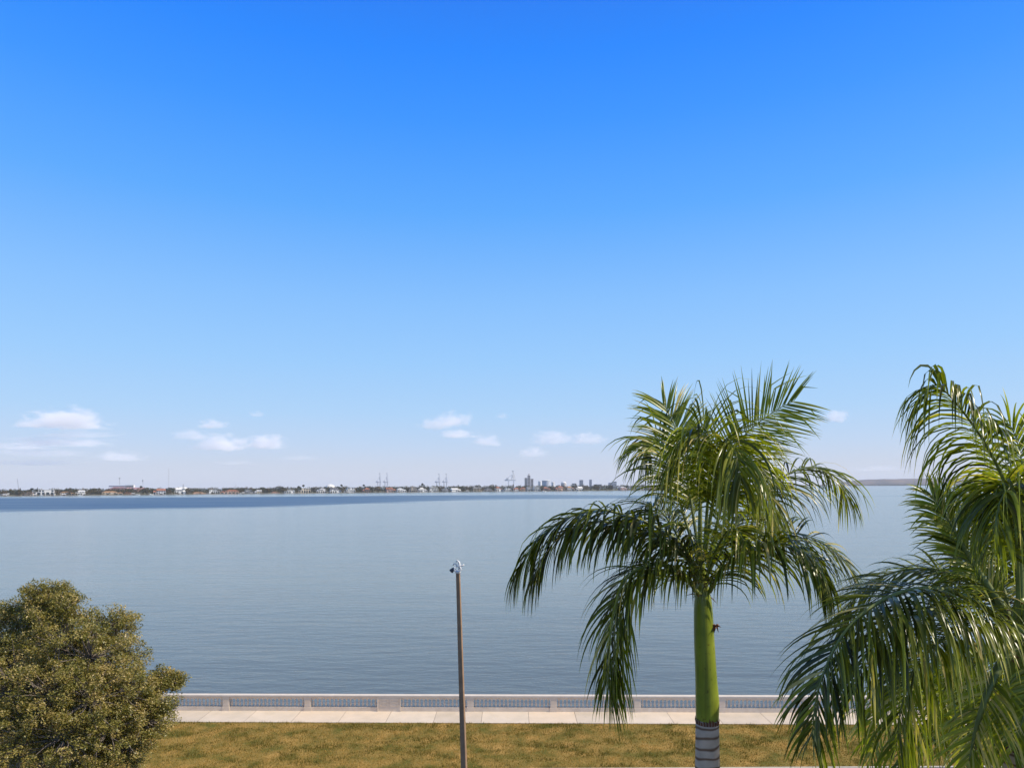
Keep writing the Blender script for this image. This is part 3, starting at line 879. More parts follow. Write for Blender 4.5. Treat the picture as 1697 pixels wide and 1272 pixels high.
def house(u0, u1, vtop, kind, wc, rc, label, back=18, storeys=2):
    um = (u0+u1)/2
    p = isl(um, back)
    Y = p.y
    Wd = (u1-u0)/F*Y / math.cos(rzs) * .86
    Ht = at(um, vtop, Y).z + 1.0
    Ht = max(Ht, 4.2)
    o = empty('house', p, label, 'house', 'houses along the far shore', rzs)
    dp = min(max(Wd*.55, 8), 16)
    hw = Wd/2
    roofh = {'hip': .30, 'gable': .34, 'flat': .05, 'tier': .06, 'colonnade': .18}[kind]*Ht
    wh = Ht - roofh
    wm_ = cmat('house_wall', wc); rm = cmat('house_roof', rc)
    g = MB()
    wing = rnd.choice((-1, 1))
    if kind == 'tier':
        st = storeys
        for k in range(st):
            sh = wh/st
            ins = .0 if k == 0 else Wd*.06*k
            g.box(-hw+ins, hw-ins, 0 + 1.2*k, dp, k*sh, (k+1)*sh-.02)
    elif kind == 'colonnade':
        g.box(-hw+.3, hw-.3, 2.4, dp, 0, wh)
    else:
        g.box(-hw, hw*.35*wing if wing > 0 else hw, 0, dp, 0, wh) if False else g.box(-hw, hw, 0, dp, 0, wh*.62)
        a, b = (-hw*.95, hw*.45) if wing > 0 else (-hw*.45, hw*.95)
        g.box(a, b, .6, dp-.5, wh*.62, wh)
    g.build('wall', wm_, o)
    r = MB()
    if kind in ('hip', 'gable'):
        a, b = (-hw*.95, hw*.45) if wing > 0 else (-hw*.45, hw*.95)
        def hip(x0, x1, y0, y1, z0, h, k):
            e = .6
            x0 -= e; x1 += e; y0 -= e; y1 += e
            ym = (y0+y1)/2; i = min((x1-x0)*.45, (y1-y0)*.5) if k == 'hip' else .0
            r.add([(x0,y0,z0),(x1,y0,z0),(x1,y1,z0),(x0,y1,z0),(x0+i,ym,z0+h),(x1-i,ym,z0+h)], [(0,1,5,4),(1,2,5),(2,3,4,5),(3,0,4),(3,2,1,0)])
        hip(a, b, .6, dp-.5, wh+.02, roofh, kind)
        if wing > 0: hip(b+.7, hw-.2, .2, dp-.8, wh*.62+.02, roofh*.8, kind)
        else: hip(-hw+.2, a-.7, .2, dp-.8, wh*.62+.02, roofh*.8, kind)
    elif kind == 'flat':
        a, b = (-hw*.95, hw*.45) if wing > 0 else (-hw*.45, hw*.95)
        r.box(a-.5, b+.5, .1, dp, wh+.01, wh+.01+roofh+.25)
        if wing > 0: r.box(b+.6, hw+.5, -.8, dp+.3, wh*.62+.01, wh*.62+.4)
        else: r.box(-hw-.5, a-.6, -.8, dp+.3, wh*.62+.01, wh*.62+.4)
    elif kind == 'tier':
        for k in range(storeys):
            sh = wh/storeys; ins = .0 if k == 0 else Wd*.06*k
            r.box(-hw+ins-.7, hw-ins+.7, 1.2*k-1.5, dp+.4, (k+1)*sh, (k+1)*sh+.38)
    else:
        r.box(-hw-.4, hw+.4, -.6, dp+.4, wh, wh+.5)
        r.add([(-hw,-.2,wh+.5),(hw,-.2,wh+.5),(hw,dp,wh+.5),(-hw,dp,wh+.5),(-hw*.6,dp*.5,wh+roofh+.3),(hw*.6,dp*.5,wh+roofh+.3)], [(0,1,5,4),(1,2,5),(2,3,4,5),(3,0,4)])
    ro_ = r.build('roof', rm, o)
    if kind in ('hip', 'gable') and rnd.random() < .5:
        c = MB(); c.box(-.5, .5, dp*.55, dp*.55+.9, wh, wh+roofh+1.0); c.build('chimney', wm_, ro_)
    # windows and columns
    if kind == 'colonnade':
        nc = max(4, int(Wd/4))
        for k in range(nc+1):
            x = -hw+.5 + (Wd-1)*k/nc
            c = MB(); c.box(x-.25, x+.25, 0, .5, 0, wh-.01); c.build('column', wm_, o)
    fy = 2.4 if kind == 'colonnade' else 0
    st = storeys if kind == 'tier' else 2
    nw = max(2, min(5, int(Wd/5)))
    for k in range(st):
        for j in range(nw):
            if rnd.random() < .12: continue
            if kind == 'tier':
                sh = wh/st; z0 = k*sh+.4; z1 = (k+1)*sh-.6; yy = 1.2*k; lo, hi = -hw+Wd*.06*k, hw-Wd*.06*k
            elif kind == 'colonnade':
                sh = wh/2; z0 = k*sh+.5; z1 = (k+1)*sh-.6; yy = fy; lo, hi = -hw+.3, hw-.3
            elif k == 0: z0, z1, yy, lo, hi = .5, wh*.62-.7, 0, -hw, hw
            else:
                lo, hi = (-hw*.95, hw*.45) if wing > 0 else (-hw*.45, hw*.95)
                z0, z1, yy = wh*.62+.5, wh-.35, .6
            if z1-z0 < .5: continue
            cw = (hi-lo)/nw
            cx = lo + cw*(j+.5)
            wdw = cw*rnd.uniform(.26, .38)
            m_ = MB(); m_.box(cx-wdw, cx+wdw, yy-.12, yy-.01, z0, z1); m_.build('window', win_m, o)
    return o

HS = [
 (2,14,817,'gable',WHITE,PALE,'small white house at the far left end of the far shore'),
 (38,54,815,'hip',TAN,BROWN,'low tan house among trees, left of the white flat roofed villa'),
 (56,88,811,'flat',WHITE,WHITE,'large white flat roofed villa below the leaning crane mast'),
 (101,122,814,'hip',CREAM,OCHRE,'cream hipped house right of the white flat roofed villa'),
 (126,140,812,'gable',WHITE,PALE,'small pale gabled house hidden in trees between the cream house and the stadium'),
 (170,202,813.5,'hip',CREAM,OCHRE,'long cream mansion below the stadium stands'),
 (206,220,815,'hip',OCHRE,TERRA,'brown roofed low house just right of the cream mansion'),
 (255,274,809.5,'gable',PALE,TERRA,'red brown roofed building left of the dark round trees'),
 (290,307,808,'hip',WHITE,WHITE,'white building with pale roof beside the dark pointed cypress'),
 (319,345,815,'hip',PEACH,OCHRE,'long low peach house with ochre roof left of the white framed villa'),
 (347,364,811,'flat',WHITE,WHITE,'white framed modern villa with dark glass front on a pink terrace'),
 (366,396,811.5,'hip',PEACH,TERRA,'wide terracotta roofed peach house right of the white framed villa'),
 (406,422,812,'flat',GREY,PALE,'grey and white boxy house between two tree masses'),
 (423,434,811.5,'gable',CREAM,PALE,'narrow cream gabled house right of the grey boxy house'),
 (450,464,814.5,'hip',PEACH,TERRA,'low pinkish house with long roof in front of the tall dark trees'),
 (472,489,811,'flat',WHITE,CREAM,'white two storey box house left of the cream three window house'),
 (495,515,808.5,'flat',CREAM,WHITE,'tall cream house with white parapet at mid far shore'),
 (525,541,808.5,'hip',WHITE,GREY,'white house with grey roof standing before the white dome'),
 (547,566,808,'gable',WHITE,SLATE,'white gabled house with dark roof just right of the white dome'),
 (571,589,807.5,'flat',WHITE,NAVY,'white and navy house left of the brown house'),
 (601,614,808,'hip',BROWN,TERRA,'dark brown house left of the two distant dock cranes'),
 (640,656,807.5,'gable',PINK,TERRA,'pink gabled house directly under the pair of distant dock cranes'),
 (658,674,808.5,'hip',WHITE,PALE,'low white house right of the pink gabled house'),
 (678,692,806,'tier',TAN,WHITE,'tan three storey house with white slabs'),
 (694,709,808,'hip',WHITE,WHITE,'white house with white hipped roof between tan house and tiered white house'),
 (711,728,806.5,'tier',WHITE,WHITE,'white three storey house beneath the second pair of dock cranes'),
 (732,746,810,'flat',GREY,GREY,'low grey house at the waterline right of the tiered white house'),
 (748,765,808.5,'gable',WHITE,WHITE,'bright white gabled house with long sloping roof'),
 (784,799,807,'colonnade',CREAM,GREY,'cream columned mansion with a flat grey roof edge'),
 (801,817,808.5,'hip',GREY,SLATE,'grey house with dark roof right of the columned mansion'),
 (821,833,806,'hip',WHITE,TERRA,'white house with red roof left of the white harbour crane'),
 (834,849,809,'flat',PALE,PALE,'pale boxy house under the white harbour crane'),
 (851,860,808,'gable',WHITE,TERRA,'small white house with red gable left of the tower blocks'),
 (861,872,807,'hip',PEACH,TERRA,'peach house with red roof in front of the tan tower blocks'),
 (873,882,805.5,'tier',WHITE,PALE,'white stacked balcony house in front of the tan tower blocks'),
 (884,897,805,'tier',WHITE,WHITE,'widest white tiered house with three slab floors right of the towers'),
 (899,914,806.5,'hip',BROWN,TERRA,'brown roofed house behind the white motor boat'),
 (920,936,805,'hip',PEACH,TERRA,'peach house with broad red roof left of the orange roofed white house'),
 (939,953,805.5,'hip',WHITE,OCHRE,'white house with bright orange roof right of the brown roofed house'),
 (955,967,806,'gable',WHITE,WHITE,'plain bright white boathouse at the waterline'),
 (1027,1042,805.5,'hip',PINK,GREY,'pinkish house seen between the upright palm leaflets'),
 (1058,1072,805,'hip',WHITE,SLATE,'white house with dark roof at the edge of the palm crown'),
 (1075,1092,804,'flat',PEACH,CREAM,'peach house just left of the palm crown'),
]
for k, (u0, u1, vt, kd, wc, rc, lb) in enumerate(HS):
    house(u0, u1, vt, kd, wc, rc, lb, back=rnd.uniform(10, 24), storeys=3)

# trees of the far shore
def crown_pts(nr, n, rx, rz, zc, size):
    p = nr.normal(0, 1, (n, 3)); p /= np.linalg.norm(p, axis=1, keepdims=True)
    lob = 1 + .28*np.sin(3*p[:, :1]+nr.uniform(0, 6)) * np.cos(4*p[:, 1:2]+nr.uniform(0, 6))
    p = p * nr.uniform(.45, 1, (n, 1))**.5 * lob * np.array([rx, rx, rz])
    p[:, 2] += zc
    nrm = nr.normal(0, 1, (n, 3)); nrm /= np.linalg.norm(nrm, axis=1, keepdims=True)
    ax = np.cross(nrm, nr.normal(0, 1, (n, 3))); ax /= np.linalg.norm(ax, axis=1, keepdims=True)
    ay = np.cross(nrm, ax)
    sz = nr.uniform(.5, 1.2, (n, 1))*size
    V = np.stack([p-ax*sz, p-ay*sz*.7, p+ax*sz, p+ay*sz*.7], 1).reshape(-1, 3)
    t = np.repeat(np.clip(nr.normal(nr.uniform(.2, .75), .15, n), 0, 1), 4)
    return V, t
far_leaf = mat('far_foliage', (.04, .05, .02), .8, .2, tint=[(0, (.020, .028, .010)), (.5, (.060, .062, .020)), (1, (.17, .095, .045))])
far_bark = mat('far_bark', (.12, .09, .07), .9, .2, var=.2)
nr = np.random.RandomState(9)
Vs, Ts = [], []
for k in range(1300):
    u = nr.uniform(-190, 1310)
    back = 25 + nr.uniform(0, 1)**1.6 * 420
    p = isl(u, back)
    hmax = 17.3 + 3.2*min(1, max(0, u)/800)
    h = nr.uniform(.66, 1.0)*hmax
    rx = nr.uniform(4.5, 8.5)
    V, t = crown_pts(nr, 60, rx, h*.42, h*.57, 1.5)
    Vs.append(V + np.array(p)); Ts.append(t)
# low shrubs filling the bank
for k in range(700):
    u = nr.uniform(-190, 1310)
    p = isl(u, nr.uniform(5, 30))
    V, t = crown_pts(nr, 16, nr.uniform(2, 5), nr.uniform(1.5, 4), 2.0, 1.1)
    Vs.append(V + np.array(p)); Ts.append(t)
wd_ = tri_object('woodland', np.concatenate(Vs), np.concatenate(Ts), far_leaf, 4)
tag(wd_, 'continuous dark belt of trees behind the far shore houses', 'woodland', kind='stuff')

protos = []
def far_tree(seed, rx, rz, zc, hh, n=120):
    nr2 = np.random.RandomState(seed)
    o = bpy.data.objects.new('shore_tree', None); C.objects.link(o)
    V, t = crown_pts(nr2, n, rx, rz, zc, .85)
    tri_object('crown', V, t, far_leaf, 4, o)
    g = MB(); g.tube([(0, 0, -.3), (.1, 0, zc*.6), (0, 0, zc)], [.4, .3, .15], 7); g.build('trunk', far_bark, o)
    return o
specs = [(1, 4.5, 3.6, 6.0), (2, 6.0, 3.8, 6.5), (3, 3.2, 4.8, 6.2), (4, 5.2, 4.2, 7.2)]
protos = [far_tree(a, b, c, d, 0) for a, b, c, d in specs]
used = [False]*4
taken = set()
def house_label(u, what):
    for a, b, lb in sorted(((h[0], h[1], h[6]) for h in HS), key=lambda q: abs((q[0]+q[1])/2-u)):
        side = 'left of the' if u < a+2 else 'right of the' if u > b-2 else 'by the'
        if what.startswith('timber'): side = 'before the' if a-4 < u < b+4 else side
        t = what + ' ' + side + ' ' + lb
        if len(t.split()) <= 16 and t not in taken:
            taken.add(t); return t
tu = [8,22,33,48,95,112,116,124,146,158,164,214,228,236,244,250,280,284,312,316,400,436,444,468,470,492,520,544,568,594,598,618,626,634,675,709,730,768,774,780,800,819,850,898,917,937,954,972,990,1004,1014,1048]
for k, u in enumerate(tu):
    i = k % 4
    o = protos[i] if not used[i] else copy_tree(protos[i])
    used[i] = True
    o.location = isl(u, rnd.uniform(9, 26))
    o.rotation_euler.z = rnd.uniform(0, 6.28)
    s_ = (1.35 + .30*min(1, u/800)) * rnd.uniform(.75, 1.12)
    o.scale = (s_, s_, s_)
    tag(o, house_label(u, ('round dark tree', 'broad dark tree', 'narrow dark tree', 'tall dark tree')[i]), 'tree', 'trees between the far shore houses')
# tall single trees that stand above the belt
def single(u, vtop, kind, label, back=45):
    p = isl(u, back); Ht = at(u, vtop, p.y).z + 1
    nr3 = np.random.RandomState(int(u))
    if kind == 'cypress':
        o = empty('cypress', p, label, 'tree')
        V, t = crown_pts(nr3, 260, 2.2, Ht*.47, Ht*.53, .5); tri_object('crown', V, t*.3, far_leaf, 4, o)
        g = MB(); g.tube([(0,0,-.3),(0,0,Ht*.4)], .25, 6); g.build('trunk', far_bark, o)
    elif kind == 'palm':
        o = empty('cabbage_palm', p, label, 'palm tree', 'lone palms above the far shore trees')
        g = MB(); g.tube([(0,0,-.3),(.2,0,Ht*.5),(.1,0,Ht-1.4)], [.32,.25,.25], 7); g.build('trunk', far_bark, o)
        V, t = crown_pts(nr3, 170, 3.2, 2.4, Ht-2.4, 1.2); tri_object('crown', V, t*.4, far_leaf, 4, o)
    else:
        o = empty('tall_tree', p, label, 'tree')
        V, t = crown_pts(nr3, 300, 11.5, Ht*.36, Ht*.62, 1.5); tri_object('crown', V, t*.5, far_leaf, 4, o)
        g = MB(); g.tube([(0,0,-.3),(.3,0,Ht*.3),(0,0,Ht*.6)], [.5,.4,.2], 7); g.build('trunk', far_bark, o)
single(303.8, 800.5, 'cypress', 'thin dark pointed tree rising beside the white roofed building')
single(566, 802.5, 'palm', 'lone palm rising right of the white gabled house near the dome')
single(503, 803, 'palm', 'lone palm head rising above the tall cream house')
single(495, 805, 'palm', 'short palm head left of the one above the cream house')
single(603, 802.5, 'palm', 'palm head rising over the brown house')
single(700, 800.5, 'palm', 'palm head rising behind the white hipped house')
single(234, 805, 'palm', 'palm head rising right of the stadium')
single(53, 808.5, 'palm', 'palm head left above the white flat roofed villa')
single(63, 810.5, 'palm', 'small palm head right behind the white villa roof')
single(115, 808, 'broad', 'wide round tree right of the white flat roofed villa')
single(244, 807, 'broad', 'wide round tree just right of the stadium')
single(283, 807, 'broad', 'large dark round tree left of the white roofed building')
single(463, 804.5, 'broad', 'tallest dark tree of the left half of the far shore')
single(560, 806, 'broad', 'dark wide tree behind the white gabled house')
single(700, 802.5, 'broad', 'broad tree beneath the palm head behind the white hipped house')
single(612, 805, 'broad', 'dark rounded tree behind the brown house')
single(792, 802.8, 'broad', 'dark rounded tree behind the columned mansion')
single(815, 802.5, 'broad', 'dark rounded tree between grey house and red roofed white house')

# boats and docks
boat_m = mat('gelcoat', (.80, .80, .78), .3, .5, var=.04)
def boat(p, L, label, rz=0, wake=False):
    o = empty('motor_boat', p, label, 'boat', None, rz)
    g = MB()
    pr = [(-.5,.16),(-.3,.18),(0,.18),(.25,.13),(.42,.06),(.5,.005)]
    vs = []
    for x, hwid in pr:
        dk = .10 + .05*max(0, x*2)
        for yy, zz in ((-hwid, dk), (-hwid*.6, -.03), (hwid*.6, -.03), (hwid, dk)): vs.append((x*L, yy*L, zz*L))
    fs = []
    for i in range(len(pr)-1):
        for k in range(3): fs.append((i*4+k, i*4+k+1, (i+1)*4+k+1, (i+1)*4+k))
        fs.append((i*4+3, i*4, (i+1)*4, (i+1)*4+3))
    fs.append((0,1,2,3))
    g.add(vs, fs); g.build('hull', boat_m, o)
    g = MB()
    g.box(-.18*L, .14*L, -.10*L, .10*L, .10*L, .20*L)
    g.build('cabin', boat_m, o)
    g = MB(); g.box(-.02*L, .145*L, -.105*L, .105*L, .13*L, .17*L); g.build('windscreen', win_m, o)
    g = MB(); g.box(-.14*L, .08*L, -.11*L, .11*L, .27*L, .285*L)
    for a in (-.12, .06):
        for b in (-.09, .09): g.box(a*L-.05, a*L+.05, b*L-.05, b*L+.05, .19*L, .27*L)
    g.build('canopy', boat_m, o)
    return o
bY = 1990.
boat(Vector(((901-848.5)/F*bY, bY, WZ)), 15, 'small white motor boat on the water just off the far shore', R(8))
for k, (u, lb) in enumerate([(70, 'white boat moored at the dock below the white flat roofed villa'), (133, 'white boat moored right of the cream hipped house'), (228, 'white covered boat moored below the stadium scoreboard'), (250, 'white boat moored left of the dark round tree'), (399, 'white boat moored between terracotta roofed and grey boxy house')]):
    q = isl(u, -6, WZ); boat(q, 12, lb, rzs + R(rnd.uniform(-20, 20)))
dock_m = mat('dock_timber', (.17, .14, .12), .9, .2, var=.3, vscale=1)
droot = []
for k, (u, ln) in enumerate([(12,16),(30,20),(44,14),(62,22),(76,18),(90,24),(108,16),(122,22),(140,20),(222,16),(236,22),(246,18),(268,24),(296,16),(312,20),(402,14),(432,18),(545,16),(575,14),(625,16),(735,16),(770,14),(806,14),(893,14)]):
    q = isl(u, 0, WZ)
    o = empty('dock', q, house_label(u, 'timber dock'), 'dock', 'timber docks along the far shore', rzs)
    ln *= 1.5; g = MB(); g.box(-1, 1, -ln, 0, 1.0, 1.25); g.box(-4, 4, -ln-.1, -ln+2.2, .98, 1.23)
    g.build('deck', dock_m, o)
    g = MB()
    for j in range(5):
        for s_ in (-1, 1): g.tube([(s_*.95, -ln+j*ln/5, -1), (s_*.95, -ln+j*ln/5, 2.2)], .16, 6)
    g.build('pilings', dock_m, o)['kind'] = 'stuff'
    if k % 3 == 0:
        g = MB(); g.add([(-4.5,-ln-3,3.6),(4.5,-ln-3,3.6),(4.5,-ln+4,3.6),(-4.5,-ln+4,3.6),(-3,-ln+.5,4.9),(3,-ln+.5,4.9)], [(0,1,5,4),(1,2,5),(2,3,4,5),(3,0,4),(3,2,1,0)])
        for a in (-4, 4):
            for b in (-2.5, 3.5): g.box(a-.1, a+.1, -ln+b-.1, -ln+b+.1, -1, 3.6)
        g.build('boat_shelter', cmat('house_roof', PALE), o)

# ------------------------------------------------------------------ stadium, masts, cranes, towers
def far(u, Y, z=-1.0): return Vector(((u-848.5)/F*Y, Y, z))
def zt(v, Y, u=None): return at(UU if u is None else u, v, Y).z
UU = 200
steel = mat('tower_steel', (.40, .41, .45), .6, .4, metal=.2, var=.1)
Y = 3000.; px = Y/F
o = empty('stadium', far(200, Y), 'distant stadium with red stands and white scoreboards above the left trees', 'stadium')
g = MB()
def stand(x0, x1, z1, mi=0):
    g.add([(x0, 0, 0), (x1, 0, 0), (x1, 0, z1*.55), (x0, 0, z1*.55), (x0, 60, z1), (x1, 60, z1), (x1, 60, 0), (x0, 60, 0)],
          [(0,1,2,3), (3,2,5,4), (5,6,7,4), (1,6,5,2), (0,3,4,7)], mi=mi)
z1 = zt(806.2, Y)+1
stand(-23.5*px, 6*px, z1); stand(7*px, 27*px, z1*.85)
g.build('stands', mat('stand_seats', (.36, .14, .14), .8, .2, col2=(.45, .30, .30), vscale=.03), o)
g = MB()
for a, b in ((-24, -18), (-17.5, -8), (-7.5, 4.5)): g.box(a*px, b*px, 20, 34, z1*.98, zt(804.3, Y)+1)
g.build('upper_deck', mat('stand_concrete', (.30, .30, .36), .8, .3, var=.2, vscale=.05), o)
g = MB(); g.box(5*px, 19.5*px, 10, 22, zt(807.2, Y)+1, zt(803.3, Y)+1)
g.build('scoreboard', cmat('house_wall', WHITE), o)
g = MB()
for k in range(5): g.box((6.2+k*2.6)*px, (8.2+k*2.6)*px, 9, 9.9, zt(806.8, Y)+1, zt(805.0, Y)+1)
g.build('scoreboard_screen', mat('dark_screen', (.02, .02, .03), .4, .5, var=.1), o)

def mast(u, vt, Y, label, w_=1.6, kind='mast', tip=None, name='radio_mast'):
    o = empty(name, far(u, Y), label, 'mast' if kind == 'mast' else 'crane')
    Ht = zt(vt, Y, u)+1
    g = MB()
    if tip: pts = [Vector((0,0,0)), Vector(((tip)/F*Y, 0, Ht))]
    else: pts = [Vector((0,0,0)), Vector((0,0,Ht))]
    legs = MB()
    for a in range(3):
        off = Vector((math.cos(a*2.09)*w_, math.sin(a*2.09)*w_, 0))
        legs.tube([pts[0]+off, pts[1]+off*.6], w_*.22, 5)
    nb = 16
    for k in range(nb):
        f0, f1 = k/nb, (k+1)/nb
        for a in range(3):
            p0 = pts[0].lerp(pts[1], f0) + Vector((math.cos(a*2.09), math.sin(a*2.09), 0))*w_*(1-.4*f0)
            p1 = pts[0].lerp(pts[1], f1) + Vector((math.cos((a+1)*2.09), math.sin((a+1)*2.09), 0))*w_*(1-.4*f1)
            legs.tube([p0, p1], w_*.12, 4, cap=False)
    legs.build('lattice', steel, o)
    if kind == 'light':
        h = MB(); h.box(-3.2, 3.2, -1, 1, Ht-2.5, Ht+1.2); h.build('lamp_head', steel, o)
    if kind == 'blob':
        h = MB(); h.lathe([(.5, 0), (2.4, 3), (2.6, 8), (1.5, 11), (.3, 12)], 10, c=(0, 0, Ht-9)); h.build('tank_head', steel, o)
    return o
mast(32, 793, 2400., 'thin leaning crane boom above the trees at the far left', 1.0, 'crane', tip=-3, name='crane_boom')
mast(198.5, 792, 3000., 'floodlight mast rising above the stadium', 1.0, 'light')
mast(237, 795, 3000., 'short mast with a thick head right of the stadium', .8, 'blob')
mast(280, 776, 2500., 'tallest thin radio mast left of the cypress', .55)
mast(391, 802, 2600., 'short thin mast above the terracotta roofed house', .8)
mast(462, 802, 2600., 'thin mast above the tallest dark tree', .6)

def crane(u, vt, Y, label, col, scale=1.0, boomup=True, group=None):
    """ship-to-shore gantry crane, boom raised"""
    m = cmat('crane_paint', col)
    o = empty('gantry_crane', far(u, Y), label, 'crane', group)
    Ht = zt(vt, Y, u)+1
    w = 11*scale; t = .9*scale
    g = MB()
    hb = Ht*.48
    for sx_ in (-1, 1):
        for sy_ in (-1, 1): g.box(sx_*w*.5-t, sx_*w*.5+t, sy_*8-t, sy_*8+t, 0, hb)
    g.box(-w*.5, w*.5, -8.5, -7.5, hb*.45, hb*.45+1.6); g.box(-w*.5, w*.5, 7.5, 8.5, hb*.45, hb*.45+1.6)
    g.build('portal_frame', m, o)
    g = MB(); g.box(-w*1.25, w*.9, -2, 2, hb, hb+2.6*scale); g.build('main_girder', m, o)
    g = MB(); g.box(-w*1.0, -w*.5, -3, 3, hb+2.6*scale, hb+6*scale); g.build('machine_house', m, o)
    g = MB(); g.tube([(w*.1, 0, hb+2.6*scale), (w*.25, 0, Ht*.8)], t*.9, 6); g.tube([(w*.5, 0, hb+2.6*scale), (w*.25, 0, Ht*.8)], t*.9, 6)
    g.tube([(-w*.8, 0, hb+6*scale), (w*.25, 0, Ht*.8)], t*.5, 5)
    g.build('a_frame', m, o)
    g = MB()
    if boomup:
        a0 = Vector((w*.75, 0, hb+2)); a1 = Vector((w*.35, 0, Ht))
        for off in (-1.4, 1.4): g.tube([a0+Vector((off*scale,0,0)), a1+Vector((off*.6*scale,0,0))], t*.55, 5)
        for k in range(9):
            f0, f1 = k/9, (k+1)/9
            s0 = -1.4 if k % 2 else 1.4
            g.tube([a0.lerp(a1, f0)+Vector((s0*scale,0,0)), a0.lerp(a1, f1)+Vector((-s0*.8*scale,0,0))], t*.35, 4)
        g.box(w*.35-2.2*scale, w*.35+2.2*scale, -2, 2, Ht-2, Ht+1)
    g.build('boom', m, o)
    return o
CR = (.58, .59, .64)
crane(628, 784, 2900., 'leftmost of four distant grey dock cranes with raised booms', CR, .95, group='distant dock cranes')
crane(640, 784, 2900., 'second distant grey dock crane, right above the pink gabled house', CR, .95, group='distant dock cranes')
crane(726, 785, 2900., 'third distant grey dock crane, above the tiered white house', CR, 1.0, group='distant dock cranes')
crane(738, 785, 2900., 'rightmost of the four distant grey dock cranes', CR, 1.0, group='distant dock cranes')
crane(847, 780, 2950., 'big white harbour crane left of the tan tower blocks', (.84, .82, .80), 2.0)

def tower(u0, u1, vt, Y, wc, label, crownw=0, nf=10, name='tower_block'):
    o = empty(name, far((u0+u1)/2, Y), label, 'building')
    hw = (u1-u0)/2/F*Y; Ht = zt(vt, Y, u0)+1
    g = MB(); g.box(-hw, hw, 0, hw*1.6, 0, Ht)
    g.build('wall', cmat('tower_wall', wc), o)
    if crownw:
        c = MB(); c.box(-hw*.35, hw*.35, hw*.3, hw, Ht, Ht+crownw/F*Y); c.build('rooftop_plant', cmat('tower_wall', wc), o)
    r = MB(); r.box(-hw-.5, hw+.5, -.5, hw*1.6+.5, Ht-1.0, Ht-.2) if not crownw else r.box(-hw-.4, -hw*.36, -.4, hw*1.6+.4, Ht+.01, Ht+1.2)
    r.build('parapet', cmat('tower_wall', wc), o)
    for k in range(nf):
        z0 = Ht*(k+.35)/nf; z1 = Ht*(k+.68)/nf
        g = MB(); g.box(-hw*.86, hw*.86, -.22, -.02, z0, z1); g.build('window_band', win_m, o)
    return o
tower(869.5, 874, 791.5, 3000., (.50, .45, .42), 'shorter left slab of the tan tower blocks')
tower(874.3, 879, 787.5, 3050., (.62, .54, .49), 'tallest tan tower block with rooftop box right of the white crane', crownw=3)
tower(879.5, 884, 793, 2950., (.66, .54, .46), 'warm tan lower tower at the right of the tower blocks', nf=8)
tower(960.5, 966.5, 795, 3300., (.46, .47, .53), 'blue grey tower block left of the thin twin tower')
tower(976.8, 980.8, 794.3, 3300., (.50, .49, .55), 'thin grey tower block right of the blue grey tower block')
tower(1009, 1016, 799.5, 3300., (.54, .54, .62), 'low wide grey block near the upright palm leaflets', nf=5)
tower(1015.5, 1022, 797.5, 3350., (.66, .65, .66), 'white block behind the low wide grey block', nf=5)
tower(948, 955, 800.5, 3100., (.60, .57, .54), 'low pale block left of the blue grey tower block', nf=4)
tower(985, 997, 802, 3000., (.66, .62, .60), 'long low white warehouse between grey tower and palm leaflets', nf=3, name='warehouse')
def tank(u0, u1, vt, Y, wc, label, dome=False, name='storage_tank'):
    o = empty(name, far((u0+u1)/2, Y), label, 'tank')
    r = (u1-u0)/2/F*Y; Ht = zt(vt, Y, u0)+1
    g = MB(); g.lathe([(r, 0), (r, Ht*(.75 if dome else .97))], 28, c=(0, r, 0)); g.build('tank_wall', cmat('tower_wall', wc), o)
    g = MB()
    if dome: g.lathe([(r*1.0, Ht*.751), (r*.92, Ht*.84), (r*.7, Ht*.93), (r*.4, Ht*.985), (r*.02, Ht)], 28, c=(0, r, 0))
    else: g.lathe([(r*1.03, Ht*.971), (r*1.03, Ht*1.0), (r*.5, Ht*1.03), (r*.02, Ht*1.05)], 28, c=(0, r, 0))
    g.build('tank_roof', cmat('house_wall', WHITE), o, True)
tank(898.5, 912, 795.8, 2900., (.48, .51, .57), 'wide grey round tank with white rim right of the tan tower blocks')
tank(930, 939, 797.5, 3000., (.60, .55, .52), 'pale domed tank left of the blue grey tower block', True)
tank(892, 898, 797, 3100., (.74, .74, .74), 'white round tank left of the wide grey tank')
tank(914, 919, 798.5, 3200., (.70, .68, .66), 'small white tank right of the wide grey tank')
# white dome
o = empty('domed_hall', far(545, 2600.), 'large shallow white dome behind the mid shore houses', 'building')
r = 8.5/F*2600; Ht = zt(801.8, 2600, 545)+1
g = MB(); g.lathe([(r, 0), (r, Ht*.45)], 32, c=(0, r, 0)); g.build('wall', cmat('house_wall', WHITE), o)
g = MB(); g.lathe([(r*1.02, Ht*.451), (r*.93, Ht*.62), (r*.72, Ht*.82), (r*.42, Ht*.95), (r*.02, Ht)], 32, c=(0, r, 0)); g.build('dome_roof', cmat('house_wall', WHITE), o, True)
o = empty('long_hall', far(297, 2500.), 'long low white roofed hall behind the cypress', 'building')
g = MB(); hw = 9/F*2500; z_ = zt(806.8, 2500, 297)+1; g.box(-hw, hw, 0, 30, 0, z_*.7); g.build('wall', cmat('house_wall', PALE), o)
g = MB(); g.add([(-hw-1,-1,z_*.7+.02),(hw+1,-1,z_*.7+.02),(hw+1,31,z_*.7+.02),(-hw-1,31,z_*.7+.02),(-hw*.8,15,z_+.02),(hw*.8,15,z_+.02)], [(0,1,5,4),(1,2,5),(2,3,4,5),(3,0,4),(3,2,1,0)]); g.build('roof', cmat('house_wall', WHITE), o)

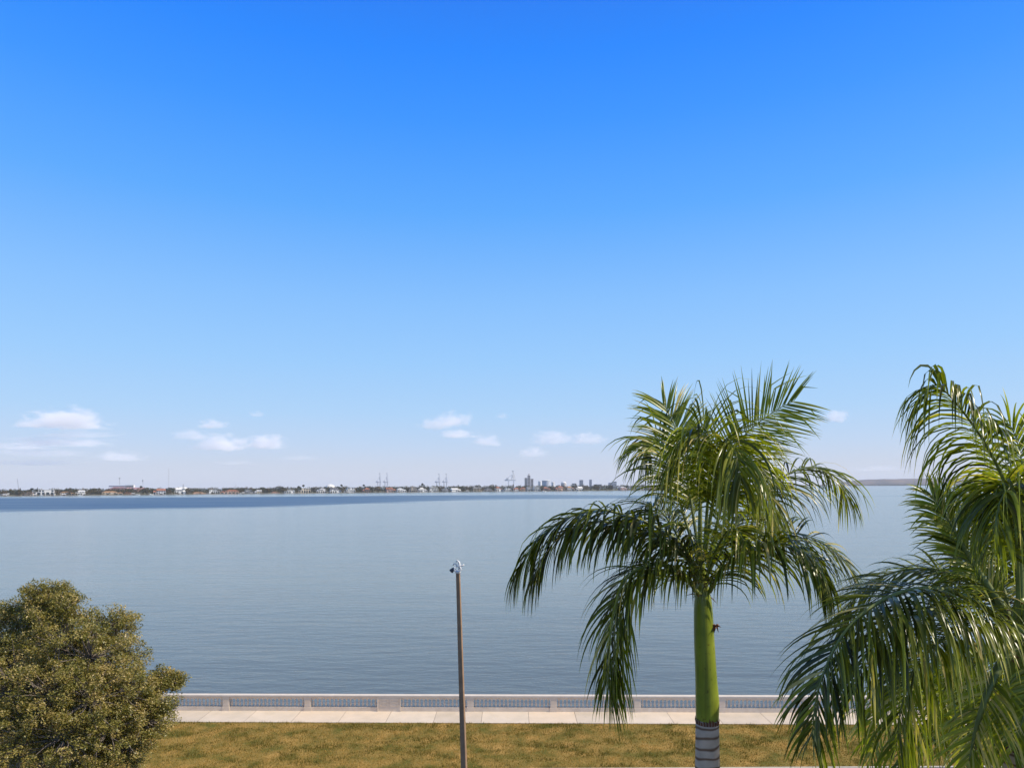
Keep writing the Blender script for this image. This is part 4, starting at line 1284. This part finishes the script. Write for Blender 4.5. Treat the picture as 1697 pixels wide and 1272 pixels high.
# port land behind the island and the far mound on the right
g = MB()
g.add([(-5500, 2300, -1.2), (500, 2700, -1.2), (900, 4200, -1.2), (-5500, 4200, -1.2)], [(0,1,2,3)])
tag(g.build('port_land', land_m), kind='structure')
def hill():
    Yh = 7600.
    n = 160
    vs, fs = [], []
    def hgt(u):
        if u < 1400: return 1.0
        f = min(1, (u-1400)/55)
        h = 4.2 + 6.4*(math.sin(f*math.pi/2)) + 1.2*min(1, max(0, (u-1440)/120))
        return h
    for i in range(n+1):
        u = 1000 + (1900-1000)*i/n
        h = hgt(u)/F*Yh + noise.noise(Vector((u*.06, 0, 0)))*3
        if u < 1395: h = 12 + 5*noise.noise(Vector((u*.1, 3, 0)))
        x = (u-848.5)/F
        vs += [(x*Yh, Yh, -3), (x*Yh, Yh+8, -2+h*.38+noise.noise(Vector((u*.3, 1, 0)))*2), (x*(Yh+60), Yh+90, -2+h*.72), (x*(Yh+120), Yh+240, -2+h), (x*(Yh+500), Yh+700, -2+h*1.02), (x*(Yh+800), Yh+1100, -3)]
    for i in range(n):
        for k in range(5):
            b = i*6+k
            fs.append((b, b+6, b+7, b+1))
    g = MB(); g.add(vs, fs)
    m = mat('mound_earth', (.075, .080, .095), .95, .1, col2=(.21, .155, .13), vscale=.0028)
    g.build('hill', m, smooth=True)['kind'] = 'structure'
    # darker spit with trees in front
    vs2, t2 = [], []
    nr4 = np.random.RandomState(2)
    for k in range(420):
        u = nr4.uniform(1478, 1530) if k < 170 else nr4.uniform(1390, 1720)
        Y_ = Yh - (320 if k < 170 else 12)
        V, t = crown_pts(nr4, 18, nr4.uniform(8, 18), nr4.uniform(4, 8) if k < 170 else nr4.uniform(4, 9), 4, 4.5)
        vs2.append(V + np.array(((u-848.5)/F*Y_, Y_, -2))); t2.append(t*.5)
    o = tri_object('mangroves', np.concatenate(vs2), np.concatenate(t2), far_leaf, 4)
    tag(o, 'low dark line of scrub at the foot of the far mound', 'scrub', kind='stuff')
hill()

# ------------------------------------------------------------------ clouds
def cloud_mat(i, dens):
    m = bpy.data.materials.new('cloud_vapour'); m.use_nodes = True
    n = m.node_tree; N = n.nodes; L = n.links
    N.remove(N['Principled BSDF'])
    v = N.new('ShaderNodeVolumePrincipled')
    v.inputs['Color'].default_value = (.99, .99, 1, 1)
    v.inputs['Anisotropy'].default_value = 0.0
    t = N.new('ShaderNodeTexCoord')
    ln = N.new('ShaderNodeVectorMath'); ln.operation = 'LENGTH'
    sq_ = N.new('ShaderNodeSeparateXYZ'); L.new(t.outputs['Object'], sq_.inputs[0])
    mn = N.new('ShaderNodeMath'); mn.operation = 'MINIMUM'; L.new(sq_.outputs[2], mn.inputs[0]); mn.inputs[1].default_value = 0
    ml = N.new('ShaderNodeMath'); ml.operation = 'MULTIPLY_ADD'; L.new(mn.outputs[0], ml.inputs[0]); ml.inputs[1].default_value = 1.6; L.new(sq_.outputs[2], ml.inputs[2])
    cb = N.new('ShaderNodeCombineXYZ'); L.new(sq_.outputs[0], cb.inputs[0]); L.new(sq_.outputs[1], cb.inputs[1]); L.new(ml.outputs[0], cb.inputs[2])
    L.new(cb.outputs[0], ln.inputs[0])
    no = N.new('ShaderNodeTexNoise'); no.noise_dimensions = '4D'; no.inputs['W'].default_value = i*3.7
    no.inputs['Scale'].default_value = 2.6; no.inputs['Detail'].default_value = 6; no.inputs['Roughness'].default_value = .66
    L.new(t.outputs['Object'], no.inputs['Vector'])
    n2 = N.new('ShaderNodeMath'); n2.operation = 'MULTIPLY_ADD'; L.new(no.outputs[0], n2.inputs[0]); n2.inputs[1].default_value = 2.3; n2.inputs[2].default_value = -.62
    a = N.new('ShaderNodeMath'); a.operation = 'SUBTRACT'; L.new(n2.outputs[0], a.inputs[0]); L.new(ln.outputs['Value'], a.inputs[1])
    b = N.new('ShaderNodeMath'); b.operation = 'ADD'; L.new(a.outputs[0], b.inputs[0]); b.inputs[1].default_value = .10
    c = N.new('ShaderNodeMath'); c.operation = 'MULTIPLY'; c.use_clamp = True; L.new(b.outputs[0], c.inputs[0]); c.inputs[1].default_value = 3.0
    d = N.new('ShaderNodeMath'); d.operation = 'MULTIPLY'; L.new(c.outputs[0], d.inputs[0]); d.inputs[1].default_value = dens
    L.new(d.outputs[0], v.inputs['Density'])
    L.new(v.outputs[0], N['Material Output'].inputs['Volume'])
    return m
CLD = [(110,702,112,34,1,'largest white cloud, high at the far left'),(102,735,150,16,.5,'long faint cloud streak below the largest cloud'),(62,752,130,14,.35,'lower faint cloud streak at the far left edge'),
 (202,760,70,18,.6,'soft cloud low over the stadium'),(322,724,56,18,.7,'flat cloud left of the pair over the peach house'),(350,706,42,16,.9,'small bright cloud topmost over the terracotta house'),
 (368,740,74,28,1,'bright cumulus cloud low over the terracotta house'),(440,738,60,26,1,'rounded cloud right of the bright cumulus'),(426,688,24,11,.7,'tiny high cloud above the rounded cloud'),(390,768,60,9,.3,'faint low streak under the bright cumulus'),
 (722,705,42,24,.9,'left half of the high cloud pair over the second dock cranes'),(754,701,46,26,1,'right and brighter half of the high cloud pair'),(757,722,48,16,1,'flat bright cloud just under the high pair'),(808,734,46,20,.8,'small sloping cloud right of the flat bright cloud'),
 (30,742,90,12,.5,'faint cloud streak at the far left edge level with the lower streaks'),(130,722,120,12,.4,'thin veil just under the largest cloud'),(60,768,120,10,.35,'lowest faint streak at the far left'),(500,760,60,10,.3,'faint smear right of the rounded cloud'),
 (833,691,18,11,.7,'tiny cloud high above the white harbour crane'),(915,730,54,26,.8,'wide soft cloud above the round tank'),(975,730,50,20,.8,'soft cloud right of the wide soft one'),(882,753,42,18,.8,'low pinkish cloud above the tan towers'),
 (1384,694,36,22,1,'small bright cloud between the two palm crowns'),(1450,778,90,9,.3,'faint cloud streak just above the far mound'),(1694,718,26,40,.8,'cloud at the right edge behind the palm fronds')]
CY = 13500.
for i, (u, v, wd, ht, dn, lb) in enumerate(CLD):
    Y = CY + (i % 5)*260
    o = None
    bpy_me = bpy.data.meshes.new('cloud')
    import bmesh
    bm = bmesh.new(); bmesh.ops.create_icosphere(bm, subdivisions=2, radius=1.0); bm.to_mesh(bpy_me); bm.free()
    o = bpy.data.objects.new('cloud', bpy_me); C.objects.link(o)
    o.location = at(u, v, Y)
    sx_ = wd*.92/F*Y; sz_ = ht*1.10/F*Y
    o.scale = (sx_, sx_*.55, sz_)
    bpy_me.materials.append(cloud_mat(i, .0052*dn**1.7))
    tag(o, lb, 'cloud')

# ------------------------------------------------------------------ haze
HAZE = True
if HAZE:
    g = MB(); g.box(-9500, 9500, -3200, 12800, -5.2, 100)
    m = bpy.data.materials.new('haze_air'); m.use_nodes = True
    n = m.node_tree; N = n.nodes
    N.remove(N['Principled BSDF'])
    v = N.new('ShaderNodeVolumePrincipled'); v.inputs['Color'].default_value = (.86, .90, 1.0, 1)
    v.inputs['Density'].default_value = .00005
    n.links.new(v.outputs[0], N['Material Output'].inputs['Volume'])
    h = g.build('haze', m)
    tag(h, 'thin pale blue haze over the bay', 'haze', kind='stuff')
